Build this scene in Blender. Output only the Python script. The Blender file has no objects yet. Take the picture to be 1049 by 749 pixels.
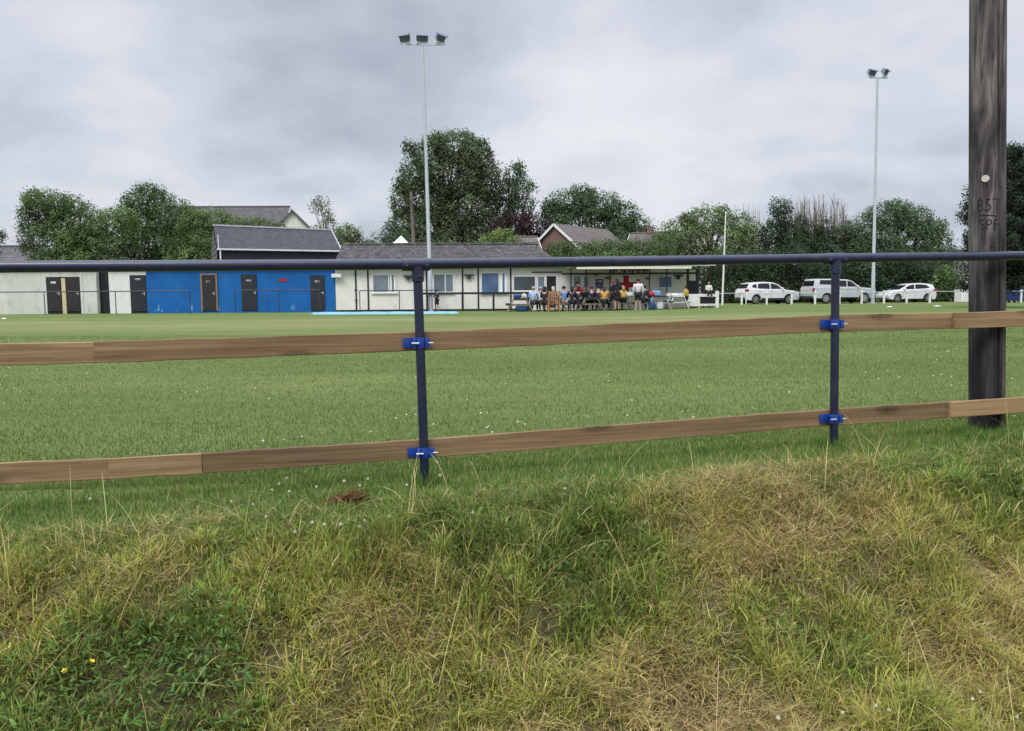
import bpy, bmesh, math, random
import numpy as np
from mathutils import Vector, Matrix

random.seed(7)
RNG = np.random.default_rng(11)
R = math.radians
scene = bpy.context.scene
COL = scene.collection

# ------------------------------------------------------------------ camera
CAM_H = 0.94
FPX = 800.0
CX, CY = 524.5, 374.5
PITCH, ROLL = 5.2, -0.4
cam_rot = Matrix.Rotation(R(90 - PITCH), 4, 'X') @ Matrix.Rotation(R(ROLL), 4, 'Z')
cam_mat = Matrix.Translation((0, 0, CAM_H)) @ cam_rot
cd = bpy.data.cameras.new('camera')
cd.sensor_fit = 'HORIZONTAL'
cd.sensor_width = 36
cd.lens = 36 * FPX / 1049
cd.clip_start = 0.05
cd.clip_end = 3000
cam = bpy.data.objects.new('camera', cd)
cam.matrix_world = cam_mat
COL.objects.link(cam)
scene.camera = cam
CR3 = cam_rot.to_3x3()


def P(px, py, Y):
    d = CR3 @ Vector(((px - CX) / FPX, -(py - CY) / FPX, -1))
    t = Y / d.y
    return Vector((d.x * t, Y, CAM_H + d.z * t))


def XP(px, Y):
    return P(px, 305, Y).x


# ------------------------------------------------------------------ noise
def _hash(ix, iy, seed):
    h = (ix.astype(np.int64) * 374761393 + iy.astype(np.int64) * 668265263 + seed * 1442695041) & 0x7fffffff
    h = ((h ^ (h >> 13)) * 1274126177) & 0x7fffffff
    return ((h ^ (h >> 16)) & 0xffff) / 65535.0


def vnoise(x, y, seed=0):
    x = np.asarray(x, float); y = np.asarray(y, float)
    ix = np.floor(x); iy = np.floor(y)
    fx = x - ix; fy = y - iy
    fx = fx * fx * (3 - 2 * fx); fy = fy * fy * (3 - 2 * fy)
    a = _hash(ix, iy, seed); b = _hash(ix + 1, iy, seed)
    c = _hash(ix, iy + 1, seed); d = _hash(ix + 1, iy + 1, seed)
    return (a * (1 - fx) + b * fx) * (1 - fy) + (c * (1 - fx) + d * fx) * fy


def fbm(x, y, seed=0, oct=4):
    s = 0; a = 1; t = 0
    for i in range(oct):
        s = s + a * vnoise(np.asarray(x) * 2 ** i, np.asarray(y) * 2 ** i, seed + i * 7)
        t += a; a *= 0.5
    return s / t


def sstep(a, b, x):
    t = np.clip((np.asarray(x, float) - a) / (b - a), 0, 1)
    return t * t * (3 - 2 * t)


# ------------------------------------------------------------------ terrain
FA, FB = 4.02, 0.26          # fence line  y = FA + FB x


def T(x, y):
    x = np.asarray(x, float); y = np.asarray(y, float)
    xf = np.clip(x, -6, 8)
    s = y - (FA + FB * xf)
    zn = 0.018 * xf - 0.012
    zf = 0.10 * sstep(2, 14, x) + 0.05 * (fbm(x / 14, y / 14, 5) - .5) * sstep(14, 24, y)
    w = sstep(2, 16, s)
    z = zn * (1 - w) + zf * w
    near = 1 - sstep(6, 14, np.abs(s))
    z = z + near * 0.02 * (fbm(x * 1.3, y * 1.3, 3) - .5)
    # the bank falls towards the camera
    q = np.maximum(-s - 0.42, 0)
    soft = np.where(q < .3, q * q / .6, q - .15)
    drop = np.minimum(soft * 0.66, 0.80)
    drop = np.where(drop > .55, .55 + (.80 - .55) * (1 - np.exp(-(drop - .55) / .25)), drop)
    bump = sstep(0.0, .35, q) * (1 - sstep(1.6, 2.6, q))
    z = z - drop + bump * (0.19 * (fbm(x * 2.6, y * 2.6, 21) - .5) + 0.085 * (vnoise(x * 7, y * 7, 31) - .5))
    return z


def G(px, Y, dz=0.0):
    x = XP(px, Y)
    return Vector((x, Y, float(T(x, Y)) + dz))


def Yf(px):
    u = (px - CX) / FPX
    return FA / (1 - FB * u)


# ------------------------------------------------------------------ mesh helper
class MB:
    def __init__(s):
        s.v = []; s.f = []; s.mi = []; s.cur = 0

    def add(s, vs, fs):
        o = len(s.v)
        s.v += [tuple(v) for v in vs]
        for f in fs:
            s.f.append(tuple(i + o for i in f)); s.mi.append(s.cur)
        return s

    def box(s, c, d, M=None):
        x, y, z = d[0] / 2, d[1] / 2, d[2] / 2
        vs = [Vector((a * x, b * y, e * z)) for e in (-1, 1) for b in (-1, 1) for a in (-1, 1)]
        if M is not None:
            vs = [M @ v for v in vs]
        vs = [v + Vector(c) for v in vs]
        return s.add(vs, [(0, 2, 3, 1), (4, 5, 7, 6), (0, 1, 5, 4), (2, 6, 7, 3), (0, 4, 6, 2), (1, 3, 7, 5)])

    def bb(s, x0, x1, y0, y1, z0, z1):
        return s.box(((x0 + x1) / 2, (y0 + y1) / 2, (z0 + z1) / 2), (abs(x1 - x0), abs(y1 - y0), abs(z1 - z0)))

    def bar(s, p0, p1, w, h, up=(0, 0, 1)):
        p0 = Vector(p0); p1 = Vector(p1)
        t = (p1 - p0).normalized(); u = Vector(up)
        if abs(t.dot(u)) > .95:
            u = Vector((0, 1, 0))
        a = t.cross(u).normalized(); b = a.cross(t).normalized()
        vs = []
        for p in (p0, p1):
            for i, j in ((-1, -1), (1, -1), (1, 1), (-1, 1)):
                vs.append(p + a * (i * w / 2) + b * (j * h / 2))
        return s.add(vs, [(3, 2, 1, 0), (4, 5, 6, 7), (0, 1, 5, 4), (1, 2, 6, 5), (2, 3, 7, 6), (3, 0, 4, 7)])

    def path(s, pts, rad, n=10, cap=True):
        pts = [Vector(p) for p in pts]
        if not hasattr(rad, '__len__'):
            rad = [rad] * len(pts)
        vs = []; fs = []
        t0 = (pts[1] - pts[0]).normalized()
        up = Vector((0, 0, 1)) if abs(t0.z) < .9 else Vector((0, 1, 0))
        a = t0.cross(up).normalized()
        for i, p in enumerate(pts):
            if i == 0: t = t0
            elif i == len(pts) - 1: t = (pts[-1] - pts[-2]).normalized()
            else: t = ((pts[i + 1] - p).normalized() + (p - pts[i - 1]).normalized()).normalized()
            a = (a - t * a.dot(t)).normalized()
            b = t.cross(a)
            for k in range(n):
                an = 2 * math.pi * k / n
                vs.append(p + (a * math.cos(an) + b * math.sin(an)) * rad[i])
        for i in range(len(pts) - 1):
            for k in range(n):
                k2 = (k + 1) % n
                fs.append((i * n + k, i * n + k2, (i + 1) * n + k2, (i + 1) * n + k))
        if cap:
            fs.append(tuple(range(n - 1, -1, -1)))
            fs.append(tuple((len(pts) - 1) * n + k for k in range(n)))
        return s.add(vs, fs)

    def tube(s, p0, p1, r0, r1=None, n=10):
        return s.path([p0, p1], [r0, r0 if r1 is None else r1], n)

    def prism(s, poly, ax, lo, hi):
        n = len(poly); vs = []
        for e in (lo, hi):
            for a, b in poly:
                vs.append({'y': (a, e, b), 'x': (e, a, b), 'z': (a, b, e)}[ax])
        fs = [tuple(range(n)), tuple(range(2 * n - 1, n - 1, -1))]
        for i in range(n):
            j = (i + 1) % n
            fs.append((j, i, n + i, n + j))
        return s.add(vs, fs)

    def poly(s, pts):
        return s.add(pts, [tuple(range(len(pts)))])

    def ell(s, c, r, n=10, m=7, M=None, zmin=-1.0):
        vs = []; fs = []
        for i in range(m + 1):
            th = math.pi * i / m
            cz = max(math.cos(th), zmin)
            sr = math.sin(th)
            for k in range(n):
                an = 2 * math.pi * k / n
                v = Vector((r[0] * sr * math.cos(an), r[1] * sr * math.sin(an), r[2] * cz))
                if M is not None: v = M @ v
                vs.append(v + Vector(c))
        for i in range(m):
            for k in range(n):
                k2 = (k + 1) % n
                fs.append((i * n + k, (i + 1) * n + k, (i + 1) * n + k2, i * n + k2))
        return s.add(vs, fs)

    def build(s, name, mat, parent=None, smooth=False, bevel=0, loc=None, seg=2, ang=30, fixn=True):
        me = bpy.data.meshes.new(name)
        me.from_pydata(s.v, [], s.f)
        mats = mat if isinstance(mat, (list, tuple)) else [mat]
        for m in mats:
            me.materials.append(m)
        if len(mats) > 1:
            me.polygons.foreach_set('material_index', s.mi)
        bm = bmesh.new(); bm.from_mesh(me)
        bmesh.ops.remove_doubles(bm, verts=bm.verts, dist=1e-6)
        if fixn:
            bmesh.ops.recalc_face_normals(bm, faces=bm.faces)
        if bevel:
            es = [e for e in bm.edges if len(e.link_faces) == 2 and e.calc_face_angle(0) > R(ang)]
            bmesh.ops.bevel(bm, geom=es, offset=bevel, segments=seg, profile=.6, affect='EDGES', clamp_overlap=True)
        bm.to_mesh(me); bm.free()
        if smooth:
            me.polygons.foreach_set('use_smooth', [True] * len(me.polygons))
            if smooth != 'all':
                me.set_sharp_from_angle(angle=R(40))
        return link(name, me, parent, loc)


def link(name, me, parent=None, loc=None):
    o = bpy.data.objects.new(name, me)
    COL.objects.link(o)
    if parent is not None: o.parent = parent
    if loc is not None: o.location = loc
    return o


def tag(o, label=None, cat=None, group=None, kind=None):
    if label: o['label'] = label
    if cat: o['category'] = cat
    if group: o['group'] = group
    if kind: o['kind'] = kind
    return o


def thing(name, label, cat, loc=(0, 0, 0), rz=0, group=None):
    o = bpy.data.objects.new(name, None)
    COL.objects.link(o)
    o.empty_display_size = .2
    o.location = loc; o.rotation_euler = (0, 0, rz)
    return tag(o, label, cat, group)


def copy_tree(o, parent=None):
    c = o.copy(); COL.objects.link(c)
    if parent is not None: c.parent = parent
    for ch in [q for q in o.children]:
        copy_tree(ch, c)
    return c


def np_mesh(name, verts, quads=None, tris=None, colors=None, mat=None, smooth=False):
    me = bpy.data.meshes.new(name)
    nv = len(verts)
    me.vertices.add(nv)
    me.vertices.foreach_set('co', np.asarray(verts, np.float32).ravel())
    loops = []; starts = []; tot = 0
    if quads is not None and len(quads):
        loops.append(np.asarray(quads, np.int32).ravel())
        starts.append(np.arange(len(quads), dtype=np.int32) * 4); tot = len(quads) * 4
    if tris is not None and len(tris):
        loops.append(np.asarray(tris, np.int32).ravel())
        starts.append(tot + np.arange(len(tris), dtype=np.int32) * 3)
    lp = np.concatenate(loops); st = np.concatenate(starts)
    me.loops.add(len(lp)); me.loops.foreach_set('vertex_index', lp)
    me.polygons.add(len(st)); me.polygons.foreach_set('loop_start', st)
    me.update(calc_edges=True)
    if colors is not None:
        at = me.color_attributes.new('Col', 'FLOAT_COLOR', 'POINT')
        c4 = np.ones((nv, 4), np.float32); c4[:, :3] = colors
        at.data.foreach_set('color', c4.ravel())
    if smooth:
        me.polygons.foreach_set('use_smooth', np.ones(len(st), bool))
    if mat: me.materials.append(mat)
    return me


# ------------------------------------------------------------------ materials
def s2l(c):
    return tuple((v / 255 / 12.92 if v / 255 <= .04045 else ((v / 255 + .055) / 1.055) ** 2.4) for v in c)


class NT:
    def __init__(s, name):
        s.m = bpy.data.materials.new(name); s.m.use_nodes = True
        s.t = s.m.node_tree; s.b = s.t.nodes['Principled BSDF']; s.o = s.t.nodes['Material Output']

    def n(s, typ, **k):
        nd = s.t.nodes.new(typ)
        for a, v in k.items(): setattr(nd, a, v)
        return nd

    def l(s, a, b): s.t.links.new(a, b)

    def coord(s, scale=(1, 1, 1), rnd=False, kind='Object', rot=(0, 0, 0)):
        tc = s.n('ShaderNodeTexCoord'); mp = s.n('ShaderNodeMapping')
        mp.inputs['Scale'].default_value = scale
        mp.inputs['Rotation'].default_value = rot
        src = tc.outputs[kind]
        if rnd:
            oi = s.n('ShaderNodeObjectInfo'); mu = s.n('ShaderNodeVectorMath', operation='ADD')
            ml = s.n('ShaderNodeMath', operation='MULTIPLY'); ml.inputs[1].default_value = 53.7
            s.l(oi.outputs['Random'], ml.inputs[0])
            s.l(src, mu.inputs[0]); s.l(ml.outputs[0], mu.inputs[1]); src = mu.outputs[0]
        s.l(src, mp.inputs['Vector'])
        return mp.outputs['Vector']

    def noise(s, vec, scale=5, detail=4, rough=.55, dist=0):
        nd = s.n('ShaderNodeTexNoise'); s.l(vec, nd.inputs['Vector'])
        nd.inputs['Scale'].default_value = scale; nd.inputs['Detail'].default_value = detail
        nd.inputs['Roughness'].default_value = rough; nd.inputs['Distortion'].default_value = dist
        return nd.outputs['Fac']

    def ramp(s, fac, stops):
        nd = s.n('ShaderNodeValToRGB'); cr = nd.color_ramp
        while len(cr.elements) < len(stops): cr.elements.new(.5)
        for e, (p, c) in zip(cr.elements, stops):
            e.position = p
            e.color = (*c, 1) if hasattr(c, '__len__') else (c, c, c, 1)
        s.l(fac, nd.inputs['Fac'])
        return nd.outputs['Color']

    def mix(s, fac, a, b, mode='MIX'):
        nd = s.n('ShaderNodeMix', data_type='RGBA', blend_type=mode)
        for i, v in ((0, fac), (6, a), (7, b)):
            if hasattr(v, 'is_linked'): s.l(v, nd.inputs[i])
            elif i == 0: nd.inputs[0].default_value = v
            else: nd.inputs[i].default_value = (*v, 1)
        return nd.outputs[2]

    def math(s, op, a, b=None, clamp=False):
        nd = s.n('ShaderNodeMath', operation=op, use_clamp=clamp)
        for i, v in ((0, a), (1, b)):
            if v is None: continue
            if hasattr(v, 'is_linked'): s.l(v, nd.inputs[i])
            else: nd.inputs[i].default_value = v
        return nd.outputs[0]

    def color(s, c):
        if hasattr(c, 'is_linked'): s.l(c, s.b.inputs['Base Color'])
        else: s.b.inputs['Base Color'].default_value = (*c, 1)
        return s

    def set(s, rough=.6, metal=0, spec=.4):
        s.b.inputs['Roughness'].default_value = rough; s.b.inputs['Metallic'].default_value = metal
        s.b.inputs['Specular IOR Level'].default_value = spec
        return s

    def bump(s, h, strength=.3, dist=.01):
        nd = s.n('ShaderNodeBump'); nd.inputs['Strength'].default_value = strength
        nd.inputs['Distance'].default_value = dist
        s.l(h, nd.inputs['Height']); s.l(nd.outputs[0], s.b.inputs['Normal'])
        return s


def paint(name, c, rough=.55, var=.12, scale=3, metal=0, spec=.4, dirt=None, dirt_amt=.5, rnd=True):
    m = NT(name)
    v = m.coord(rnd=rnd)
    f = m.noise(v, scale, 5, .6)
    lo = tuple(x * (1 - var) for x in c); hi = tuple(min(1, x * (1 + var)) for x in c)
    col = m.ramp(f, [(.3, lo), (.7, hi)])
    if dirt is not None:
        f2 = m.noise(m.coord((1, 1, .35), rnd=rnd), scale * 2.3, 6, .7)
        col = m.mix(m.ramp(f2, [(.5, 0), (.75, dirt_amt)]), col, dirt)
    m.color(col).set(rough, metal, spec)
    m.bump(f2 if dirt is not None else f, .08, .01)
    return m.m


def leafmat(name, trans=.35, rough=.55, spec=.25):
    m = NT(name)
    at = m.n('ShaderNodeAttribute', attribute_name='Col')
    m.color(at.outputs['Color']).set(rough, 0, spec)
    tr = m.n('ShaderNodeBsdfTranslucent'); m.l(at.outputs['Color'], tr.inputs['Color'])
    mx = m.n('ShaderNodeMixShader'); mx.inputs[0].default_value = trans
    m.l(m.b.outputs[0], mx.inputs[1]); m.l(tr.outputs[0], mx.inputs[2])
    m.l(mx.outputs[0], m.o.inputs['Surface'])
    return m.m


def wood(name, light, dark, rough=.75, axis=0, grain=26, knots=True, bump=.25):
    m = NT(name)
    sc = [grain] * 3; sc[axis] = 1.3
    v = m.coord(tuple(sc), rnd=True)
    f = m.noise(v, 1, 6, .65, .6)
    sc2 = [4] * 3; sc2[axis] = .5
    f2 = m.noise(m.coord(tuple(sc2), rnd=True), 1.4, 3, .5, .4)
    mixf = m.math('ADD', m.math('MULTIPLY', f, .62), m.math('MULTIPLY', f2, .42))
    col = m.ramp(mixf, [(.33, dark), (.52, tuple((a + b) / 2 for a, b in zip(light, dark))), (.68, light)])
    if knots:
        sc3 = [7.5] * 3; sc3[axis] = 2.3; sc3[1] = .0 if axis == 0 else sc3[1]
        vo = m.n('ShaderNodeTexVoronoi'); m.l(m.coord(tuple(sc3), rnd=True), vo.inputs['Vector'])
        vo.inputs['Scale'].default_value = 1
        k = m.ramp(vo.outputs['Distance'], [(.05, .8), (.09, .35), (.13, .55), (.26, .0)])
        cell = m.math('GREATER_THAN', m.math('MULTIPLY', vo.outputs['Color'], 1.0), .52)
        col = m.mix(m.math('MULTIPLY', k, cell), col, tuple(x * .35 for x in dark))
    oi = m.n('ShaderNodeObjectInfo')
    col = m.mix(1.0, col, m.ramp(oi.outputs['Random'], [(0, (.80, .78, .76)), (1, (1.18, 1.16, 1.10))]), 'MULTIPLY')
    m.color(col).set(rough, 0, .25)
    m.bump(f, bump, .004)
    return m.m


def roofmat(name, c, rows=.3, cols=.3, var=.35, lichen=None, axis='z'):
    """tile courses: bands follow height, broken joints along the roof"""
    m = NT(name)
    br = m.n('ShaderNodeTexBrick')
    mp = m.coord((1, 1, 1))
    sx = m.n('ShaderNodeSeparateXYZ'); m.l(mp, sx.inputs[0])
    cb = m.n('ShaderNodeCombineXYZ'); m.l(sx.outputs['X'], cb.inputs['X']); m.l(sx.outputs['Z'], cb.inputs['Y'])
    m.l(cb.outputs[0], br.inputs['Vector'])
    br.inputs['Scale'].default_value = 1
    br.inputs['Brick Width'].default_value = cols; br.inputs['Row Height'].default_value = rows
    br.inputs['Mortar Size'].default_value = .018; br.inputs['Mortar Smooth'].default_value = .3
    br.inputs['Color1'].default_value = (*tuple(x * (1 - var) for x in c), 1)
    br.inputs['Color2'].default_value = (*tuple(x * (1 + var) for x in c), 1)
    br.inputs['Mortar'].default_value = (*tuple(x * .35 for x in c), 1)
    col = br.outputs['Color']
    f = m.noise(m.coord((1, 1, 1)), 1.1, 5, .65)
    col = m.mix(m.ramp(f, [(.35, .55), (.65, 0)]), col, tuple(x * .55 for x in c))
    if lichen:
        f2 = m.noise(m.coord((1, 1, 1)), 4.5, 6, .75)
        col = m.mix(m.ramp(f2, [(.55, 0), (.68, .8)]), col, lichen)
    m.color(col).set(.8, 0, .25)
    m.bump(br.outputs['Fac'], -.5, .03)
    return m.m


def glassmat(name, c=(.05, .07, .09), rough=.08):
    m = NT(name)
    f = m.noise(m.coord(rnd=True), .9, 2, .5)
    m.color(m.ramp(f, [(.3, tuple(x * .7 for x in c)), (.7, tuple(x * 1.3 for x in c))])).set(rough, 0, .5)
    return m.m


def brickmat(name):
    m = NT(name)
    br = m.n('ShaderNodeTexBrick'); m.l(m.coord((1, 1, 1), rot=(R(90), 0, 0)), br.inputs['Vector'])
    br.inputs['Scale'].default_value = 1; br.inputs['Brick Width'].default_value = .22; br.inputs['Row Height'].default_value = .075
    br.inputs['Mortar Size'].default_value = .008
    br.inputs['Color1'].default_value = (.20, .105, .085, 1); br.inputs['Color2'].default_value = (.13, .075, .065, 1)
    br.inputs['Mortar'].default_value = (.25, .21, .19, 1)
    m.color(br.outputs['Color']).set(.85, 0, .2)
    return m.m


M = {}
M['leaf'] = leafmat('leaf_foliage', .35, .75, .12)
M['grass'] = leafmat('grass_blade', .42, .7, .10)
M['bark'] = paint('bark', (.07, .055, .042), .9, .4, 6)
M['twig'] = paint('pale_twig', (.20, .165, .13), .9, .3, 4)
M['navy'] = paint('navy_gloss_paint', (.008, .014, .044), .34, .3, 9, 0, .55, dirt=(.05, .04, .045), dirt_amt=.45)
for _n in M['navy'].node_tree.nodes:
    if _n.type == 'BSDF_PRINCIPLED':
        _n.inputs['Coat Weight'].default_value = .12; _n.inputs['Coat Roughness'].default_value = .3
M['blueclamp'] = paint('bright_blue_clamp', (.008, .046, .27), .35, .15, 20, 0, .5)
M['zinc'] = paint('zinc_bolt', (.7, .7, .7), .3, .1, 20, .8)
M['board'] = wood('treated_board', (.37, .25, .135), (.10, .062, .034), grain=48)
M['picnic'] = wood('weathered_timber', (.23, .19, .15), (.10, .08, .065), knots=False)
M['navytable'] = wood('dark_blue_table_top', (.035, .045, .075), (.018, .022, .04), knots=False)
M['oak'] = wood('orange_oak', (.46, .25, .10), (.26, .13, .05), axis=2, knots=False)
M['steel'] = paint('galvanised_steel', (.50, .53, .56), .45, .1, 3, .35)
M['steeldark'] = paint('dark_steel', (.045, .05, .06), .5, .2, 4, .2)
M['lampbody'] = paint('lamp_housing', (.20, .235, .30), .7, .2, 4, 0, .1)
M['lampglass'] = paint('lamp_glass', (.13, .16, .23), .6, .04, 4, 0, .1)
M['white'] = paint('white_paint', (.74, .74, .72), .6, .06, 2, 0, .3, dirt=(.45, .43, .36), dirt_amt=.4)
M['cream'] = paint('cream_render', (.76, .745, .69), .7, .06, 1.5, 0, .2, dirt=(.42, .38, .30), dirt_amt=.4)
M['dirtywhite'] = paint('stained_white_render', (.62, .62, .58), .75, .1, 1.2, 0, .2, dirt=(.36, .34, .27), dirt_amt=.65)
M['royal'] = paint('royal_blue_render', (.011, .115, .37), .7, .14, .8, 0, .2, dirt=(.03, .16, .40), dirt_amt=.6)
M['black'] = paint('black_timber', (.014, .014, .017), .6, .3, 4)
M['door'] = paint('dark_door', (.022, .023, .032), .5, .2, 3)
M['doorbrown'] = paint('brown_door', (.026, .022, .026), .55, .2, 3)
M['doorframe'] = paint('ochre_frame', (.26, .16, .085), .6, .2, 4)
M['creampost'] = paint('cream_post', (.60, .50, .30), .6, .1, 4)
M['slate'] = paint('slate_roof', (.046, .048, .056), .7, .3, 2.2, 0, .2, dirt=(.115, .115, .12), dirt_amt=.7)
M['darkwall'] = paint('dark_board_wall', (.022, .024, .034), .7, .25, 3)
M['greyboard'] = paint('grey_weatherboard', (.12, .115, .115), .8, .3, 5)
M['tile'] = roofmat('clubhouse_tile', (.070, .064, .064), .17, .33, .4, (.26, .25, .22))
M['tilegrey'] = roofmat('grey_house_tile', (.115, .105, .112), .28, .4, .2)
M['tilebrown'] = roofmat('brown_house_tile', (.155, .128, .118), .24, .4, .18)
M['brick'] = brickmat('red_brick')
M['glass'] = glassmat('window_glass', (.16, .20, .24))
M['glassdark'] = glassmat('dark_window_glass', (.05, .07, .075))
M['glassblue'] = glassmat('blue_blind_window', (.085, .15, .29), .3)
M['carglass'] = glassmat('car_glass', (.012, .014, .017), .05)
M['tyre'] = paint('tyre_rubber', (.018, .018, .019), .85, .2, 10)
M['alloy'] = paint('alloy_rim', (.45, .46, .48), .35, .1, 10, .6)
M['carwhite'] = paint('car_paint_white', (.64, .655, .67), .18, .02, 2, 0, .5)
M['carsilver'] = paint('car_paint_silver', (.52, .54, .56), .25, .03, 2, .2, .5)
M['carred'] = paint('car_paint_dark_red', (.10, .012, .014), .2, .05, 2, 0, .5)
M['carblack'] = paint('car_plastic_black', (.02, .02, .022), .6, .15, 6)
M['redlight'] = paint('red_lamp_lens', (.30, .02, .02), .2, .1, 10)
M['headlamp'] = paint('headlamp_lens', (.62, .65, .68), .1, .05, 10)
M['plate'] = paint('yellow_plate', (.65, .50, .07), .5, .05, 10)
M['binblue'] = paint('blue_bin_plastic', (.022, .04, .14), .5, .15, 4)
M['bluetarp'] = paint('light_blue_tarpaulin', (.17, .38, .58), .5, .25, 3)
M['redcloth'] = paint('red_cloth', (.50, .025, .05), .8, .1, 4)
M['whitecloth'] = paint('white_cloth', (.86, .86, .86), .85, .05, 4)
M['bluebag'] = paint('blue_bag', (.02, .06, .16), .6, .2, 6)
M['orangebag'] = paint('orange_bag', (.55, .28, .06), .6, .2, 6)
# ------------------------------------------------------------------ world, sun
SUN_EL, SUN_AZ = R(52), R(205)      # azimuth measured from +Y towards +X : behind the camera, a little left
w = bpy.data.worlds.new('World'); scene.world = w; w.use_nodes = True
wt = w.node_tree; wt.nodes.clear()


def wn(t, **k):
    nd = wt.nodes.new(t)
    for a, v in k.items(): setattr(nd, a, v)
    return nd


def wm(op, a, b=None, clamp=False):
    nd = wn('ShaderNodeMath', operation=op, use_clamp=clamp)
    for i, v in ((0, a), (1, b)):
        if v is None: continue
        if hasattr(v, 'is_linked'): wt.links.new(v, nd.inputs[i])
        else: nd.inputs[i].default_value = v
    return nd.outputs[0]


def wramp(fac, stops):
    nd = wn('ShaderNodeValToRGB'); cr = nd.color_ramp
    while len(cr.elements) < len(stops): cr.elements.new(.5)
    for e, (p, c) in zip(cr.elements, stops):
        e.position = p; e.color = (*c, 1) if hasattr(c, '__len__') else (c, c, c, 1)
    wt.links.new(fac, nd.inputs[0]); return nd.outputs[0]


def wmix(fac, a, b, mode='MIX'):
    nd = wn('ShaderNodeMix', data_type='RGBA', blend_type=mode)
    for i, v in ((0, fac), (6, a), (7, b)):
        if hasattr(v, 'is_linked'): wt.links.new(v, nd.inputs[i])
        elif i == 0: nd.inputs[0].default_value = v
        else: nd.inputs[i].default_value = (*v, 1)
    return nd.outputs[2]


tc = wn('ShaderNodeTexCoord')
sep = wn('ShaderNodeSeparateXYZ'); wt.links.new(tc.outputs['Generated'], sep.inputs[0])
sky = wn('ShaderNodeTexSky', sky_type='NISHITA'); sky.sun_disc = False
sky.sun_elevation = SUN_EL; sky.sun_rotation = SUN_AZ
sky.air_density = 1.0; sky.dust_density = 3.0
bg1 = wn('ShaderNodeBackground'); wt.links.new(sky.outputs[0], bg1.inputs[0]); bg1.inputs[1].default_value = .10
# cloud deck: a flat layer seen in perspective
den = wm('ADD', wm('MAXIMUM', sep.outputs['Z'], 0), .30)
cbx = wn('ShaderNodeCombineXYZ')
wt.links.new(wm('DIVIDE', sep.outputs['X'], den), cbx.inputs[0])
wt.links.new(wm('DIVIDE', sep.outputs['Y'], den), cbx.inputs[1])


def wnoise(scale, detail, rough, off=(0, 0, 0), dist=0, sc=(1, 1, 1)):
    mp = wn('ShaderNodeMapping'); mp.inputs['Location'].default_value = off; mp.inputs['Scale'].default_value = sc
    wt.links.new(cbx.outputs[0], mp.inputs[0])
    nd = wn('ShaderNodeTexNoise'); wt.links.new(mp.outputs[0], nd.inputs[0])
    nd.inputs['Scale'].default_value = scale; nd.inputs['Detail'].default_value = detail
    nd.inputs['Roughness'].default_value = rough; nd.inputs['Distortion'].default_value = dist
    return nd.outputs[0]


def sdir(px, py):
    return (CR3 @ Vector(((px - CX) / FPX, -(py - CY) / FPX, -1))).normalized()


def blob(px, py, wpx, soft=1.0):
    """smooth round patch of the cloud deck around one compass direction"""
    d = sdir(px, py)
    dp = wn('ShaderNodeVectorMath', operation='DOT_PRODUCT')
    wt.links.new(tc.outputs['Generated'], dp.inputs[0]); dp.inputs[1].default_value = d
    c0 = math.cos(math.atan(wpx / FPX))
    mr = wn('ShaderNodeMapRange', interpolation_type='SMOOTHSTEP')
    wt.links.new(dp.outputs['Value'], mr.inputs[0])
    mr.inputs[1].default_value = c0; mr.inputs[2].default_value = 1
    return mr.outputs[0]


n1 = wnoise(1.15, 7, .52, (3.1, 1.7, 0), .5)
n2 = wnoise(3.4, 8, .52, (7.3, 2.2, 0), .15)
n3 = wnoise(.5, 3, .5, (1.3, 5.2, 0), .2)
fac = wm('ADD', wm('ADD', wm('MULTIPLY', n1, .50), wm('MULTIPLY', n2, .36)), wm('MULTIPLY', n3, .14))
fac = wm('ADD', fac, wm('MULTIPLY', blob(80, 30, 170), .13))      # bright break at the upper left
fac = wm('ADD', fac, wm('SUBTRACT', wm('MULTIPLY', blob(210, 185, 200), .05), wm('MULTIPLY', blob(10, 125, 110), .07)))
fac = wm('SUBTRACT', fac, wm('MULTIPLY', blob(320, 45, 220), .115)) # darker belly of cloud
fac = wm('ADD', fac, wm('MULTIPLY', blob(760, 150, 240), .09))
fac = wm('ADD', fac, wm('MULTIPLY', blob(640, 200, 170), .06))
fac = wm('SUBTRACT', fac, wm('MULTIPLY', blob(900, 190, 150), .05))
ccol = wramp(fac, [(.34, s2l((178, 186, 200))), (.43, s2l((196, 203, 216))), (.50, s2l((211, 217, 229))), (.58, s2l((225, 229, 238))), (.70, s2l((238, 241, 245)))])
# overcast sky: brighter overhead
mr = wn('ShaderNodeMapRange', interpolation_type='SMOOTHSTEP')
wt.links.new(sep.outputs['Z'], mr.inputs[0])
mr.inputs[1].default_value = .38; mr.inputs[2].default_value = 1.0
mr.inputs[3].default_value = 1.0; mr.inputs[4].default_value = 3.9
bg2 = wn('ShaderNodeBackground'); wt.links.new(ccol, bg2.inputs[0]); wt.links.new(mr.outputs[0], bg2.inputs[1])
mxs = wn('ShaderNodeMixShader'); mxs.inputs[0].default_value = .93
wt.links.new(bg1.outputs[0], mxs.inputs[1]); wt.links.new(bg2.outputs[0], mxs.inputs[2])
wo = wn('ShaderNodeOutputWorld'); wt.links.new(mxs.outputs[0], wo.inputs[0])

sl = bpy.data.lights.new('sun', 'SUN'); sl.energy = 1.9; sl.angle = R(22); sl.color = (1, .965, .92)
so = bpy.data.objects.new('sun', sl); COL.objects.link(so)
sd = Vector((math.sin(SUN_AZ) * math.cos(SUN_EL), math.cos(SUN_AZ) * math.cos(SUN_EL), math.sin(SUN_EL)))
so.rotation_euler = sd.to_track_quat('Z', 'Y').to_euler(); so.location = sd * 50

scene.view_settings.view_transform = 'Standard'
scene.view_settings.look = 'None'
scene.view_settings.exposure = 0
scene.view_settings.gamma = 1
scene.render.engine = 'CYCLES'

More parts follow.
